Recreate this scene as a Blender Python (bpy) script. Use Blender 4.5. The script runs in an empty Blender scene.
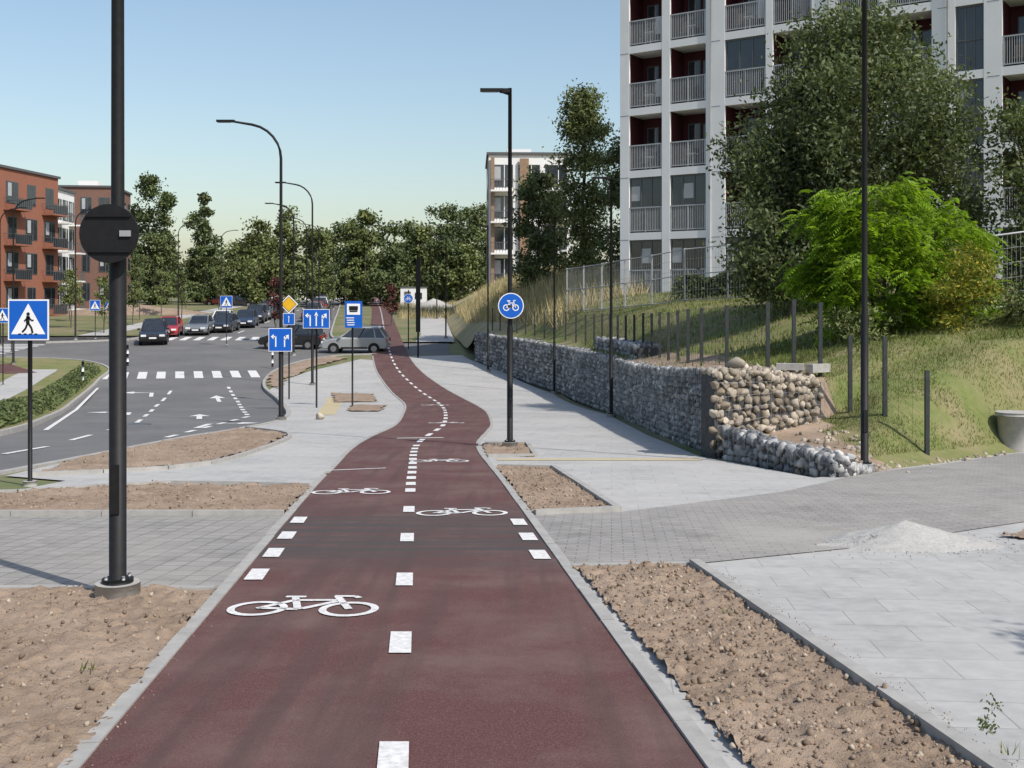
import bpy, bmesh, math, random
import numpy as np
from mathutils import Vector, Matrix, noise
from mathutils.bvhtree import BVHTree
random.seed(7); np.random.seed(7)
R=math.radians
scene=bpy.context.scene
COL=scene.collection

# ------------------------------------------------------------------ terrain profile
_K=[(-60,3.42),(0,0),(45,-2.565),(52,-2.75),(60,-2.6),(68,-2.2),(78,-1.65),(90,-1.1),(110,-.3),(140,.6),(180,1.5),(250,2.4),(400,3.2),(4000,6)]
def _praw(y): return float(np.interp(y,[k[0] for k in _K],[k[1] for k in _K]))
_P={}
for _y in range(-60,501):
    _P[_y]=sum(_praw(_y+o) for o in (-4,-2,0,2,4))/5 if 38<_y<400 else _praw(_y)
def p(y):
    if y>=500 or y<=-60: return _praw(y)
    a=math.floor(y); t=y-a
    return _P[a]*(1-t)+_P.get(a+1,_P[a])*t

# ------------------------------------------------------------------ materials
def newmat(name):
    m=bpy.data.materials.new(name); m.use_nodes=True
    n=m.node_tree; b=n.nodes['Principled BSDF']
    return m,n,b
def c4(c): return (c[0],c[1],c[2],1)
def ramp(n,fac,stops):
    r=n.nodes.new('ShaderNodeValToRGB')
    el=r.color_ramp.elements
    el[0].position=stops[0][0]; el[0].color=c4(stops[0][1])
    el[1].position=stops[-1][0]; el[1].color=c4(stops[-1][1])
    for s in stops[1:-1]:
        e=el.new(s[0]); e.color=c4(s[1])
    n.links.new(fac,r.inputs[0]); return r.outputs[0]
def pos(n,scale=(1,1,1),rot=0):
    g=n.nodes.new('ShaderNodeNewGeometry'); m=n.nodes.new('ShaderNodeMapping')
    m.inputs['Scale'].default_value=scale; m.inputs['Rotation'].default_value=(0,0,rot)
    n.links.new(g.outputs['Position'],m.inputs[0]); return m.outputs[0]
def nz(n,vec,scale,detail=4,rough=.6):
    t=n.nodes.new('ShaderNodeTexNoise'); t.inputs['Scale'].default_value=scale
    t.inputs['Detail'].default_value=detail; t.inputs['Roughness'].default_value=rough
    n.links.new(vec,t.inputs['Vector']); return t.outputs['Fac']
def mixc(n,a,b,fac,mode='MIX'):
    m=n.nodes.new('ShaderNodeMix'); m.data_type='RGBA'; m.blend_type=mode
    for s,v in ((0,fac),(6,a),(7,b)):
        if isinstance(v,bpy.types.NodeSocket): n.links.new(v,m.inputs[s])
        else: m.inputs[s].default_value=v if s==0 else c4(v)
    return m.outputs[2]
def bump(n,b,h,strength,dist):
    u=n.nodes.new('ShaderNodeBump'); u.inputs['Strength'].default_value=strength; u.inputs['Distance'].default_value=dist
    n.links.new(h,u.inputs['Height']); n.links.new(u.outputs[0],b.inputs['Normal'])
def M(name,c1,c2=None,scale=5,rough=.85,bmp=0,bscale=60,metal=0,spec=.3,big=None,bigscale=.35,dist=.01,sc=(1,1,1)):
    m,n,b=newmat(name)
    b.inputs['Roughness'].default_value=rough; b.inputs['Metallic'].default_value=metal
    b.inputs['Specular IOR Level'].default_value=spec
    if c2 is None: c2=tuple(x*.88 for x in c1)
    v=pos(n,sc)
    col=ramp(n,nz(n,v,scale),[(.32,c1),(.68,c2)])
    if big:
        f=ramp(n,nz(n,v,bigscale,4),[(.38,(0,0,0)),(.66,(1,1,1))])
        col=mixc(n,col,big,f)
    n.links.new(col,b.inputs['Base Color'])
    if bmp: bump(n,b,nz(n,v,bscale,3),bmp,dist)
    return m
def island(name,stops,rough=.8,trans=0,big=None):
    m,n,b=newmat(name); b.inputs['Roughness'].default_value=rough; b.inputs['Specular IOR Level'].default_value=.25
    g=n.nodes.new('ShaderNodeNewGeometry')
    col=ramp(n,g.outputs['Random Per Island'],stops)
    v=pos(n)
    f=ramp(n,nz(n,v,big or .8,2),[(.35,(.65,.65,.65)),(.65,(1.2,1.2,1.2))])
    col=mixc(n,col,f,1.0,'MULTIPLY')
    n.links.new(col,b.inputs['Base Color'])
    if trans:
        t=n.nodes.new('ShaderNodeBsdfTranslucent'); n.links.new(mixc(n,col,(1.3,1.35,.6),1.0,'MULTIPLY'),t.inputs[0])
        x=n.nodes.new('ShaderNodeMixShader'); x.inputs[0].default_value=trans
        n.links.new(b.outputs[0],x.inputs[1]); n.links.new(t.outputs[0],x.inputs[2])
        n.links.new(x.outputs[0],n.nodes['Material Output'].inputs[0])
    return m
def brickmat(name,c1,c2,mortar,w,h,ms=.006,rot=0,offset=.5,rough=.85,big=None,vert=False,bmp=.4):
    m,n,b=newmat(name); b.inputs['Roughness'].default_value=rough; b.inputs['Specular IOR Level'].default_value=.3
    v=pos(n,(1,1,1),rot)
    if vert:
        s=n.nodes.new('ShaderNodeSeparateXYZ'); n.links.new(v,s.inputs[0])
        a=n.nodes.new('ShaderNodeMath'); a.operation='ADD'; n.links.new(s.outputs[0],a.inputs[0]); n.links.new(s.outputs[1],a.inputs[1])
        k=n.nodes.new('ShaderNodeCombineXYZ'); n.links.new(a.outputs[0],k.inputs[0]); n.links.new(s.outputs[2],k.inputs[1]); v=k.outputs[0]
    t=n.nodes.new('ShaderNodeTexBrick'); t.offset=offset
    t.inputs['Scale'].default_value=1; t.inputs['Brick Width'].default_value=w; t.inputs['Row Height'].default_value=h
    t.inputs['Mortar Size'].default_value=ms; t.inputs['Mortar Smooth'].default_value=.3
    t.inputs['Color1'].default_value=c4(c1); t.inputs['Color2'].default_value=c4(c2); t.inputs['Mortar'].default_value=c4(mortar)
    n.links.new(v,t.inputs['Vector'])
    f=ramp(n,nz(n,v,7,5),[(.3,(.86,.86,.86)),(.7,(1.1,1.1,1.1))])
    col=mixc(n,t.outputs[0],f,1.0,'MULTIPLY')
    if big:
        f2=ramp(n,nz(n,v,.5,5),[(.40,(0,0,0)),(.70,(.8,.8,.8))])
        col=mixc(n,col,big,f2)
        f3=ramp(n,nz(n,v,1.7,5,.7),[(.54,(1,1,1)),(.74,(.80,.79,.77))])
        col=mixc(n,col,f3,1.0,'MULTIPLY')
    n.links.new(col,b.inputs['Base Color'])
    inv=n.nodes.new('ShaderNodeMath'); inv.operation='SUBTRACT'; inv.inputs[0].default_value=1; n.links.new(t.outputs['Fac'],inv.inputs[1])
    bump(n,b,inv.outputs[0],bmp,.004)
    return m

m_soil=M('soil',(.30,.222,.16),(.195,.142,.10),14,.97,.8,90,big=(.33,.25,.187),bigscale=1.1,dist=.012)
m_verge=M('dry_verge',(.25,.20,.13),(.16,.155,.075),2.2,.95,.5,30,big=(.11,.14,.05),bigscale=.25)
m_ground=M('grass_ground',(.13,.15,.055),(.20,.19,.10),1.2,.95,.5,20,big=(.27,.22,.14),bigscale=.07)
m_lawn=M('lawn',(.115,.155,.036),(.18,.195,.068),5,.95,.8,45,big=(.245,.21,.11),bigscale=.75,dist=.03)
m_drybank=M('dry_grass_bank',(.34,.29,.165),(.25,.225,.11),1.5,.95,.6,25,big=(.38,.32,.19),bigscale=.4)
m_asph=M('asphalt',(.118,.116,.115),(.145,.142,.14),2.5,.85,.25,150,big=(.165,.16,.155),bigscale=.3,dist=.004)
m_slab=brickmat('paving_slabs',(.405,.40,.385),(.365,.36,.347),(.26,.255,.245),.6,.4,.005,rot=R(5),big=(.45,.435,.41))
m_paver=brickmat('paving_blocks',(.295,.28,.262),(.25,.24,.226),(.135,.128,.118),.2,.2,.008,rot=R(5),offset=0,big=(.35,.325,.29))
m_paver2=brickmat('small_paving_blocks',(.30,.285,.268),(.255,.245,.232),(.155,.148,.138),.2,.1,.006,rot=R(5),offset=.5,big=(.36,.34,.305))
m_kerb=M('kerb_concrete',(.39,.375,.35),(.30,.29,.275),6,.9,.2,80)
m_white=M('road_paint',(.76,.755,.74),(.52,.50,.48),25,.7)
m_yel=M('tactile_paving',(.50,.42,.26),(.42,.35,.22),12,.85,.3,60)
m_black=M('black_powdercoat',(.010,.010,.011),(.015,.015,.016),20,.55,spec=.22)
m_conc=M('concrete',(.42,.40,.37),(.32,.31,.29),8,.9,.3,60)
m_core=M('gabion_core',(.05,.05,.052),(.09,.09,.09),12,.95)
m_wire=M('galvanised_wire',(.35,.36,.37),None,5,.45,metal=.7)
m_post=M('fence_post_paint',(.03,.035,.035),(.045,.05,.05),8,.5)
m_postw=M('fence_wire',(.07,.075,.075),None,8,.5)
m_stone=island('gabion_stone',[(0,(.11,.113,.12)),(.45,(.23,.235,.24)),(.8,(.36,.355,.35)),(1,(.5,.49,.47))],.8,0,1.5)
m_stone2=island('field_stone',[(0,(.22,.18,.13)),(.5,(.36,.31,.25)),(1,(.48,.42,.34))],.85,0,1.5)
m_clod=island('soil_clod',[(0,(.18,.13,.095)),(.75,(.29,.215,.155)),(1,(.40,.34,.27))],.97,0,3)
m_white_w=M('white_render',(.76,.755,.745),(.70,.697,.69),.6,.8,.05,50)
m_dred=M('dark_red_panel',(.062,.012,.016),(.05,.010,.013),2,.7)
m_frame=M('grey_window_frame',(.10,.105,.11),None,5,.5)
m_glass=M('window_glass',(.018,.022,.028),(.035,.04,.048),.8,.06,spec=.8)
m_rail=M('balcony_rail',(.40,.41,.42),(.34,.35,.36),3,.4)
m_orange=brickmat('orange_brick',(.30,.11,.066),(.25,.09,.055),(.25,.14,.10),.25,.075,.01,vert=True)
m_brown=brickmat('brown_brick',(.21,.10,.075),(.165,.078,.06),(.2,.15,.12),.25,.075,.01,vert=True)
m_tan=M('timber_cladding',(.30,.20,.13),(.24,.155,.10),3,.7)
m_roof=M('roof_metal',(.10,.10,.105),None,4,.5)
m_bark=M('bark',(.12,.10,.08),(.065,.055,.045),12,.95,.6,30,sc=(1,1,.3))
m_leafg=island('leaf_greygreen',[(0,(.06,.085,.032)),(.5,(.108,.138,.056)),(1,(.18,.205,.105))],.6,.28,.9)
m_leafb=island('leaf_bright',[(0,(.11,.20,.016)),(.5,(.21,.335,.028)),(1,(.32,.43,.06))],.55,.42,1.2)
m_leafd=island('leaf_dark',[(0,(.06,.088,.034)),(.5,(.098,.13,.047)),(1,(.15,.172,.07))],.75,0,.3)
m_leafy=island('leaf_light',[(0,(.08,.112,.032)),(.5,(.13,.16,.05)),(1,(.19,.20,.08))],.7,0,.4)
m_gold=island('goldenrod',[(0,(.10,.15,.02)),(.55,(.20,.22,.035)),(1,(.42,.34,.05))],.7,.3,2)
m_straw=island('straw_blades',[(0,(.27,.24,.12)),(.5,(.44,.37,.21)),(1,(.58,.48,.29))],.8,.2,.4)
m_blade=island('grass_blades',[(0,(.08,.12,.02)),(.6,(.15,.19,.045)),(1,(.30,.27,.13))],.8,.3,.8)
m_red_leaf=island('leaf_purple',[(0,(.07,.025,.022)),(1,(.14,.055,.045))],.7,0,1)
m_blue=M('sign_blue',(.008,.11,.50),(.008,.10,.46),3,.35)
m_sw=M('sign_white',(.80,.80,.80),(.76,.76,.76),3,.4)
m_syel=M('sign_yellow',(.75,.42,.02),None,3,.4)
m_galv=M('galvanised_steel',(.36,.37,.38),None,4,.5,metal=.2)
m_tyre=M('tyre',(.015,.015,.015),None,5,.9)
m_rim=M('rim',(.4,.4,.41),None,5,.3,metal=.8)
m_hl=M('headlight',(.75,.76,.78),None,5,.1)
m_tl=M('taillight',(.4,.01,.01),None,5,.2)
m_gravel=M('gravel_pile_grey',(.47,.455,.43),(.36,.35,.33),40,.95,.9,110)
m_gst=island('gravel_chips',[(0,(.28,.27,.26)),(.6,(.40,.39,.37)),(1,(.5,.49,.47))],.9,0,3)
def paint(name,c): 
    m=M(name,c,tuple(x*.95 for x in c),3,.25,spec=.6)
    m.node_tree.nodes['Principled BSDF'].inputs['Coat Weight'].default_value=.6
    return m
def lane_material():
    m,n,b=newmat('red_asphalt'); b.inputs['Roughness'].default_value=.85; b.inputs['Specular IOR Level'].default_value=.3
    v=pos(n)
    col=ramp(n,nz(n,v,110,2,.8),[(.3,(.072,.030,.028)),(.5,(.103,.044,.040)),(.72,(.175,.095,.086))])
    f=ramp(n,nz(n,v,1.1,6,.7),[(.42,(0,0,0)),(.72,(.75,.75,.75))])
    col=mixc(n,col,(.165,.110,.096),f)
    v3=pos(n,(5.5,.22,1),R(4.7))
    f3=ramp(n,nz(n,v3,1.0,4),[(.48,(0,0,0)),(.70,(.6,.6,.6))])
    col=mixc(n,col,(.072,.044,.040),f3)
    v2=pos(n,(.22,3.2,1),R(4))
    s=ramp(n,nz(n,v2,1.7,6),[(.34,(0,0,0)),(.54,(.92,.92,.92))])
    g=n.nodes.new('ShaderNodeNewGeometry'); sp=n.nodes.new('ShaderNodeSeparateXYZ'); n.links.new(g.outputs['Position'],sp.inputs[0])
    mr=n.nodes.new('ShaderNodeMapRange'); mr.inputs[1].default_value=8.6; mr.inputs[2].default_value=9.8; n.links.new(sp.outputs[1],mr.inputs[0])
    mr2=n.nodes.new('ShaderNodeMapRange'); mr2.inputs[1].default_value=13.4; mr2.inputs[2].default_value=11.4; n.links.new(sp.outputs[1],mr2.inputs[0])
    a=n.nodes.new('ShaderNodeMath'); a.operation='MULTIPLY'; n.links.new(mr.outputs[0],a.inputs[0]); n.links.new(mr2.outputs[0],a.inputs[1])
    a2=n.nodes.new('ShaderNodeMath'); a2.operation='MULTIPLY'; n.links.new(a.outputs[0],a2.inputs[0]); n.links.new(s,a2.inputs[1])
    col=mixc(n,col,(.066,.056,.053),a2.outputs[0])
    n.links.new(col,b.inputs['Base Color']); bump(n,b,nz(n,v,160,2),.5,.004)
    return m
m_lane=lane_material()

# ------------------------------------------------------------------ mesh helpers
def link(o,parent=None):
    COL.objects.link(o)
    if parent: o.parent=parent
    return o
def empty(name,loc=(0,0,0)):
    e=bpy.data.objects.new(name,None); e.empty_display_size=.2; COL.objects.link(e); return e
def npmesh(name,V,F,mats,parent=None,smooth=False,mi=None):
    V=np.asarray(V,dtype=np.float32); F=np.asarray(F,dtype=np.int32)
    me=bpy.data.meshes.new(name); k=F.shape[1]
    me.vertices.add(len(V)); me.vertices.foreach_set('co',V.ravel())
    me.loops.add(F.size); me.loops.foreach_set('vertex_index',F.ravel())
    me.polygons.add(len(F)); me.polygons.foreach_set('loop_start',np.arange(len(F),dtype=np.int32)*k)
    if not isinstance(mats,(list,tuple)): mats=[mats]
    for m in mats: me.materials.append(m)
    if mi is not None: me.polygons.foreach_set('material_index',np.asarray(mi,dtype=np.int32))
    me.update(calc_edges=True); me.validate()
    if smooth: me.shade_smooth()
    return link(bpy.data.objects.new(name,me),parent)
class MB:
    def __init__(s): s.v=[];s.f=[];s.m=[];s.mats=[];s.sm=[]
    def mi(s,m):
        if m not in s.mats: s.mats.append(m)
        return s.mats.index(m)
    def face(s,pts,m,T=None):
        b=len(s.v)
        s.v+= [tuple(T@Vector(q)) if T else tuple(q) for q in pts]
        s.f.append(tuple(range(b,b+len(pts)))); s.m.append(s.mi(m)); s.sm.append(False)
    def box(s,c,d,m,T=None,rz=0,taper=1):
        x,y,z=c; a,b_,h=d[0]/2,d[1]/2,d[2]/2
        P=[(-a,-b_,-h),(a,-b_,-h),(a,b_,-h),(-a,b_,-h),(-a*taper,-b_*taper,h),(a*taper,-b_*taper,h),(a*taper,b_*taper,h),(-a*taper,b_*taper,h)]
        cr,sr=math.cos(rz),math.sin(rz); b=len(s.v)
        for q in P:
            w=Vector((x+q[0]*cr-q[1]*sr,y+q[0]*sr+q[1]*cr,z+q[2]))
            s.v.append(tuple(T@w) if T else tuple(w))
        for f in ((0,3,2,1),(4,5,6,7),(0,1,5,4),(1,2,6,5),(2,3,7,6),(3,0,4,7)):
            s.f.append(tuple(b+i for i in f)); s.m.append(s.mi(m)); s.sm.append(False)
    def tube(s,pts,rad,m,n=10,T=None,cap=True):
        if not isinstance(rad,(list,tuple)): rad=[rad]*len(pts)
        pts=[Vector(q) for q in pts]; b=len(s.v); N=len(pts)
        for i,q in enumerate(pts):
            d=(pts[min(i+1,N-1)]-pts[max(i-1,0)]).normalized()
            up=Vector((0,0,1)) if abs(d.z)<.9 else Vector((0,1,0))
            u=d.cross(up).normalized(); w=d.cross(u)
            for k in range(n):
                a=2*math.pi*k/n; z=q+u*math.cos(a)*rad[i]+w*math.sin(a)*rad[i]
                s.v.append(tuple(T@z) if T else tuple(z))
        mm=s.mi(m)
        for i in range(N-1):
            for k in range(n):
                s.f.append((b+i*n+k,b+i*n+(k+1)%n,b+(i+1)*n+(k+1)%n,b+(i+1)*n+k)); s.m.append(mm); s.sm.append(True)
        if cap:
            s.f.append(tuple(b+k for k in range(n))); s.m.append(mm); s.sm.append(False)
            s.f.append(tuple(b+(N-1)*n+k for k in reversed(range(n)))); s.m.append(mm); s.sm.append(False)
    def disc(s,c,r,m,n=28,r0=0,T=None):
        if r0==0:
            s.face([(c[0]+r*math.cos(2*math.pi*k/n),c[1],c[2]+r*math.sin(2*math.pi*k/n)) for k in range(n)],m,T)
        else:
            for k in range(n):
                a,a2=2*math.pi*k/n,2*math.pi*(k+1)/n
                s.face([(c[0]+q*math.cos(t),c[1],c[2]+q*math.sin(t)) for q,t in ((r0,a),(r,a),(r,a2),(r0,a2))],m,T)
    def line(s,pts,w,y,m,T=None):
        for (x0,z0),(x1,z1) in zip(pts[:-1],pts[1:]):
            d=Vector((x1-x0,z1-z0)).normalized(); nx,nz_=-d.y*w/2,d.x*w/2
            s.face([(x0+nx,y,z0+nz_),(x1+nx,y,z1+nz_),(x1-nx,y,z1-nz_),(x0-nx,y,z0-nz_)],m,T)
    def obj(s,name,parent=None,bevel=0,T=None):
        me=bpy.data.meshes.new(name); me.from_pydata(s.v,[],s.f)
        for m in s.mats: me.materials.append(m)
        me.polygons.foreach_set('material_index',s.m); me.polygons.foreach_set('use_smooth',s.sm); me.update()
        o=link(bpy.data.objects.new(name,me),parent)
        if T is not None: o.matrix_world=T
        if bevel:
            b=o.modifiers.new('bevel','BEVEL'); b.width=bevel; b.segments=2; b.limit_method='ANGLE'
        return o
def smooth(pts,n=6):
    out=[]; P=[np.array(q,float) for q in pts]
    for i in range(len(P)-1):
        a=P[max(i-1,0)];b=P[i];c=P[i+1];d=P[min(i+2,len(P)-1)]
        for k in range(n):
            t=k/n
            out.append(tuple(.5*((2*b)+(-a+c)*t+(2*a-5*b+4*c-d)*t*t+(-a+3*b-3*c+d)*t**3)))
    out.append(tuple(P[-1])); return out
def resample(pts,step):
    P=[np.array(q,float) for q in pts]; L=[0]
    for a,b in zip(P[:-1],P[1:]): L.append(L[-1]+np.linalg.norm(b-a))
    n=max(1,int(round(L[-1]/step))); s=np.linspace(0,L[-1],n+1)
    A=np.array(P); return [tuple(np.interp(t,L,A[:,k]) for k in range(A.shape[1])) for t in s]
def sheet(name,poly,dz,mat,parent=None,lim=400):
    bm=bmesh.new(); bm.faces.new([bm.verts.new((q[0],q[1],0)) for q in poly])
    bmesh.ops.triangulate(bm,faces=bm.faces[:])
    ys=[q[1] for q in poly]
    for k in range(math.ceil(min(ys)),min(lim,math.floor(max(ys)))+1):
        bmesh.ops.bisect_plane(bm,geom=bm.verts[:]+bm.edges[:]+bm.faces[:],plane_co=(0,k,0),plane_no=(0,1,0),dist=1e-5)
    for v in bm.verts: v.co.z=p(v.co.y)+dz
    bmesh.ops.recalc_face_normals(bm,faces=bm.faces[:])
    bm.normal_update()
    for f in bm.faces:
        if f.normal.z<0: f.normal_flip()
    me=bpy.data.meshes.new(name); bm.to_mesh(me); bm.free(); me.materials.append(mat)
    return link(bpy.data.objects.new(name,me),parent)
def kerb(name,pts,w=.1,top=.02,bot=-.2,mat=None,step=1.0,zf=None):
    mb=MB(); Q=resample(pts,step); zf=zf or p
    for a,b in zip(Q[:-1],Q[1:]):
        a=Vector(a);b=Vector(b); d=(b-a); L=d.length; d/=L; n=Vector((-d.y,d.x))*w/2
        j=random.uniform(-.003,.003); sh=n*random.uniform(-.07,.07)
        a2=a+d*.004+sh; b2=b-d*.004+sh
        c=[a2-n,b2-n,b2+n,a2+n]
        lo=[(q.x,q.y,zf(q.y)+bot) for q in c]; hi=[(q.x,q.y,zf(q.y)+top+j) for q in c]
        P=lo+hi; base=len(mb.v); mb.v+=P
        for f in ((4,5,6,7),(0,1,5,4),(1,2,6,5),(2,3,7,6),(3,0,4,7)):
            mb.f.append(tuple(base+i for i in f)); mb.m.append(mb.mi(mat or m_kerb)); mb.sm.append(False)
    return mb.obj(name)
def inpoly(x,y,P):
    c=False;n=len(P);j=n-1
    for i in range(n):
        if (P[i][1]>y)!=(P[j][1]>y) and x<(P[j][0]-P[i][0])*(y-P[i][1])/(P[j][1]-P[i][1])+P[i][0]: c=not c
        j=i
    return c
clods=[]
def soil(name,poly,res,amp=.03,dz=0,ncl=0,mat=None):
    xs=[q[0] for q in poly]; ys=[q[1] for q in poly]
    x0,x1,y0,y1=min(xs),max(xs),min(ys),max(ys)
    nx=int((x1-x0)/res)+2; ny=int((y1-y0)/res)+2; idx={};V=[];F=[]
    def vid(i,j):
        if (i,j) in idx: return idx[(i,j)]
        x=x0+i*res;y=y0+j*res
        h=noise.fractal(Vector((x*2.2,y*2.2,3)),1.0,2.1,4)*amp*.55+abs(noise.noise(Vector((x*8,y*8,0))))*amp*.8+abs(noise.noise(Vector((x*19,y*19,5))))*amp*.55+random.uniform(-.12,.12)*amp
        h=max(h,-.004)
        V.append((x+random.uniform(-.2,.2)*res,y+random.uniform(-.2,.2)*res,p(y)+dz+h)); idx[(i,j)]=len(V)-1; return idx[(i,j)]
    for i in range(nx):
        for j in range(ny):
            if inpoly(x0+(i+.5)*res,y0+(j+.5)*res,poly): F.append((vid(i,j),vid(i+1,j),vid(i+1,j+1),vid(i,j+1)))
    o=npmesh(name,V,F,mat or m_soil,smooth=True)
    if ncl:
        A=np.array(V); pick=A[np.random.randint(0,len(A),ncl)]
        for q in pick: clods.append((q[0]+random.uniform(-res,res),q[1]+random.uniform(-res,res),q[2],.0045+.017*random.random()**4))
    return o
def ico(sub):
    bm=bmesh.new(); bmesh.ops.create_icosphere(bm,subdivisions=sub,radius=1)
    V=np.array([v.co[:] for v in bm.verts]); F=np.array([[v.index for v in f.verts] for f in bm.faces]); bm.free(); return V,F
def rockvars(sub,n=8,rough=.25):
    V,F=ico(sub); out=[]
    for i in range(n):
        W=V.copy()
        for k,v in enumerate(V):
            W[k]=v*(1+rough*noise.noise(Vector(v*1.3)+Vector((i*7.1,0,0)))*2)
        for _ in range(6):
            d=np.random.randn(3); d/=np.linalg.norm(d); t=.52+.25*random.random()
            e=W@d; W=W-np.outer(np.maximum(e-t,0),d)
        out.append(W)
    return out,F
RV1,RF1=rockvars(1,8,.2); RV2,RF2=rockvars(2,8,.3)
def rotm(n):
    q=np.random.randn(n,4); q/=np.linalg.norm(q,axis=1)[:,None]; w,x,y,z=q.T
    return np.stack([1-2*(y*y+z*z),2*(x*y-z*w),2*(x*z+y*w),2*(x*y+z*w),1-2*(x*x+z*z),2*(y*z-x*w),2*(x*z-y*w),2*(y*z+x*w),1-2*(x*x+y*y)],1).reshape(n,3,3)
def rocks(name,C,S,mat,hi=False,parent=None,flat=1.0):
    RV,RF=(RV2,RF2) if hi else (RV1,RF1)
    C=np.array(C);S=np.array(S);n=len(C)
    if S.ndim==1: S=S[:,None]*np.random.uniform(.75,1.25,(n,3))
    Rm=rotm(n); nv=len(RV[0]); V=np.zeros((n,nv,3))
    for i in range(n):
        V[i]=((RV[i%8]*S[i])@Rm[i].T)*np.array([1,1,flat])+C[i]
    F=(RF[None]+np.arange(n)[:,None,None]*nv).reshape(-1,3)
    return npmesh(name,V.reshape(-1,3),F,mat,parent)
def leaves(C,size,asp=.5):
    n=len(C); Rm=rotm(n)
    if np.isscalar(size): size=np.full(n,size)
    size=size*np.random.uniform(.6,1.3,n)
    u=Rm[:,:,0]*size[:,None]; v=Rm[:,:,1]*(size*asp)[:,None]
    V=np.stack([C-u,C-v*.9+u*.1,C+u,C+v*.9+u*.1],1).reshape(-1,3)
    F=np.arange(n*4).reshape(n,4); return V,F
def blades(name,C,h,w,mat,parent=None,lean=.35):
    C=np.array(C);n=len(C); a=np.random.uniform(0,2*np.pi,n); h=h*np.random.uniform(.5,1.3,n)
    d=np.stack([np.cos(a),np.sin(a),0*a],1)*w/2; t=np.random.randn(n,3)*lean; t[:,2]=1; t*=h[:,None]
    V=np.stack([C-d,C+d,C+t],1).reshape(-1,3); return npmesh(name,V,np.arange(3*n).reshape(n,3),mat,parent)

# ------------------------------------------------------------------ trees
def crown_pts(x,y,z0,z1,w,nclump,nleaf,seed,shape='round',cr=None):
    rs=np.random.RandomState(seed); H=z1-z0; C=[];cl=[]
    while len(cl)<nclump:
        t=rs.rand(); 
        if shape=='round': r=math.sqrt(max(0,1-(2*t-1)**2))**.8*(1.0 if t<.6 else .92)
        elif shape=='cone': r=(1-t)**.7*.95+.08
        else: r=min(1,(t*3.5)**.6)*(1-t*.55)*(1 if t<.85 else .75)
        a=rs.rand()*6.283; q=r*w/2*(rs.rand()**.42)*(.8+.35*math.sin(a*2.3+seed)*math.cos(t*5+seed))
        cl.append((x+q*math.cos(a),y+q*math.sin(a)*.9,z0+H*t))
    cl=np.array(cl); cr=cr or w*.13
    per=nleaf//nclump
    for c in cl:
        s=cr*rs.uniform(.6,1.35); k=int(per*rs.uniform(.5,1.5))
        g=rs.randn(k,3); g/=np.linalg.norm(g,axis=1)[:,None]
        g*= (rs.rand(k)**.5)[:,None]*s*np.array([1.15,1.15,.75]); g+=rs.randn(k,3)*s*.22
        C.append(c+g)
    return np.concatenate(C),cl
def tree(name,x,y,zb,z1,w,cz0,nclump,nleaf,leaf,mat,seed,shape='round',trunk=None,limbs=14,cr=None):
    e=empty(name); C,cl=crown_pts(x,y,cz0,z1,w,nclump,nleaf,seed,shape,cr)
    V,F=leaves(C,leaf); npmesh('foliage',V,F,mat,e)
    mb=MB(); H=z1-zb; r=trunk or H*.018; rs=random.Random(seed)
    T=[(x+rs.uniform(-.1,.1)*k*.3,y+rs.uniform(-.1,.1)*k*.3,zb-.3+(H*.85+.3)*k/6) for k in range(7)]
    mb.tube(T,[r*(1.25-k*.17) for k in range(7)],m_bark,8)
    for i in range(limbs):
        c=cl[rs.randrange(len(cl))]; 
        t=max(.15,min(.9,((c[2]-zb)/H)-.12-.1*rs.random())); k=t*6/.9; k0=int(min(k,5)); f=k-k0
        a=Vector(T[k0]).lerp(Vector(T[k0+1]),min(1,f)); b=Vector(c); m=(a+b)/2+Vector((0,0,(b-a).length*.1))
        mb.tube([a,m,b],[r*.45,r*.28,r*.08],m_bark,5,cap=False)
    mb.obj('trunk_and_limbs',e); return e

# ------------------------------------------------------------------ ground
ys=list(range(-60,400))+[400,500,700,1000,1600,2600,4000]
xs=[-2500,-800,-300,-100,-40,-10,10,40,100,300,800,2500]
V=[(x,y,p(y)-.16) for y in ys for x in xs]; n=len(xs)
F=[(j*n+i,j*n+i+1,(j+1)*n+i+1,(j+1)*n+i) for j in range(len(ys)-1) for i in range(n-1)]
npmesh('ground',V,F,m_ground)

LL=smooth([(-1.381+.0826*3,-3),(-1.381-.0826*5,5),(-2.58,14.56),(-2.79,17.67),(-3.08,21.9),(-3.15,25.6),(-3.1,30),(-3.5,36.4),(-4.3,45.5),(-5.6,53),(-6.7,59),(-7.7,64.5),(-8.7,71.2),(-9.8,79.5),(-11.7,94),(-16.6,135),(-22.5,180),(-28,230)],6)
LR=smooth([(1.181+.0826*3,-3),(1.181-.0826*5,5),(-.05,14.9),(-.663,22.2),(-.6,27),(-.55,31),(-.95,40),(-1.8,47.5),(-3.0,54),(-4.05,59),(-5.0,63.5),(-6.0,69),(-7.2,77),(-9.4,94),(-14.6,135),(-20.3,180),(-26,230)],6)
def xat(L,y):
    return float(np.interp(y,[q[1] for q in L],[q[0] for q in L]))
EAST=smooth([(-8.2,-20),(-7.8,0),(-7.7,14),(-7.5,19),(-7.3,24.3),(-6.85,28.9),(-6.75,33),(-7.6,38.7),(-9.9,48.5),(-12.3,56.5),(-13.2,61.5),(-13.4,66),(-12.6,70.5),(-11,73.2)],6)
EAST2=smooth([(-11.0,83),(-13.0,85.5),(-14.3,90),(-17,109),(-22.7,150),(-30,200),(-40,260)],5)
WEST=smooth([(-15.5,-20),(-14,8),(-12.8,20),(-12.4,27.2),(-15.3,38),(-18.8,49),(-21.8,60),(-23.4,66),(-27,70.5),(-32,72)],6)
WEST2=smooth([(-34,83),(-30,85),(-28.6,89),(-29.8,120),(-33,160),(-40,200),(-52,260)],5)
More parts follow.
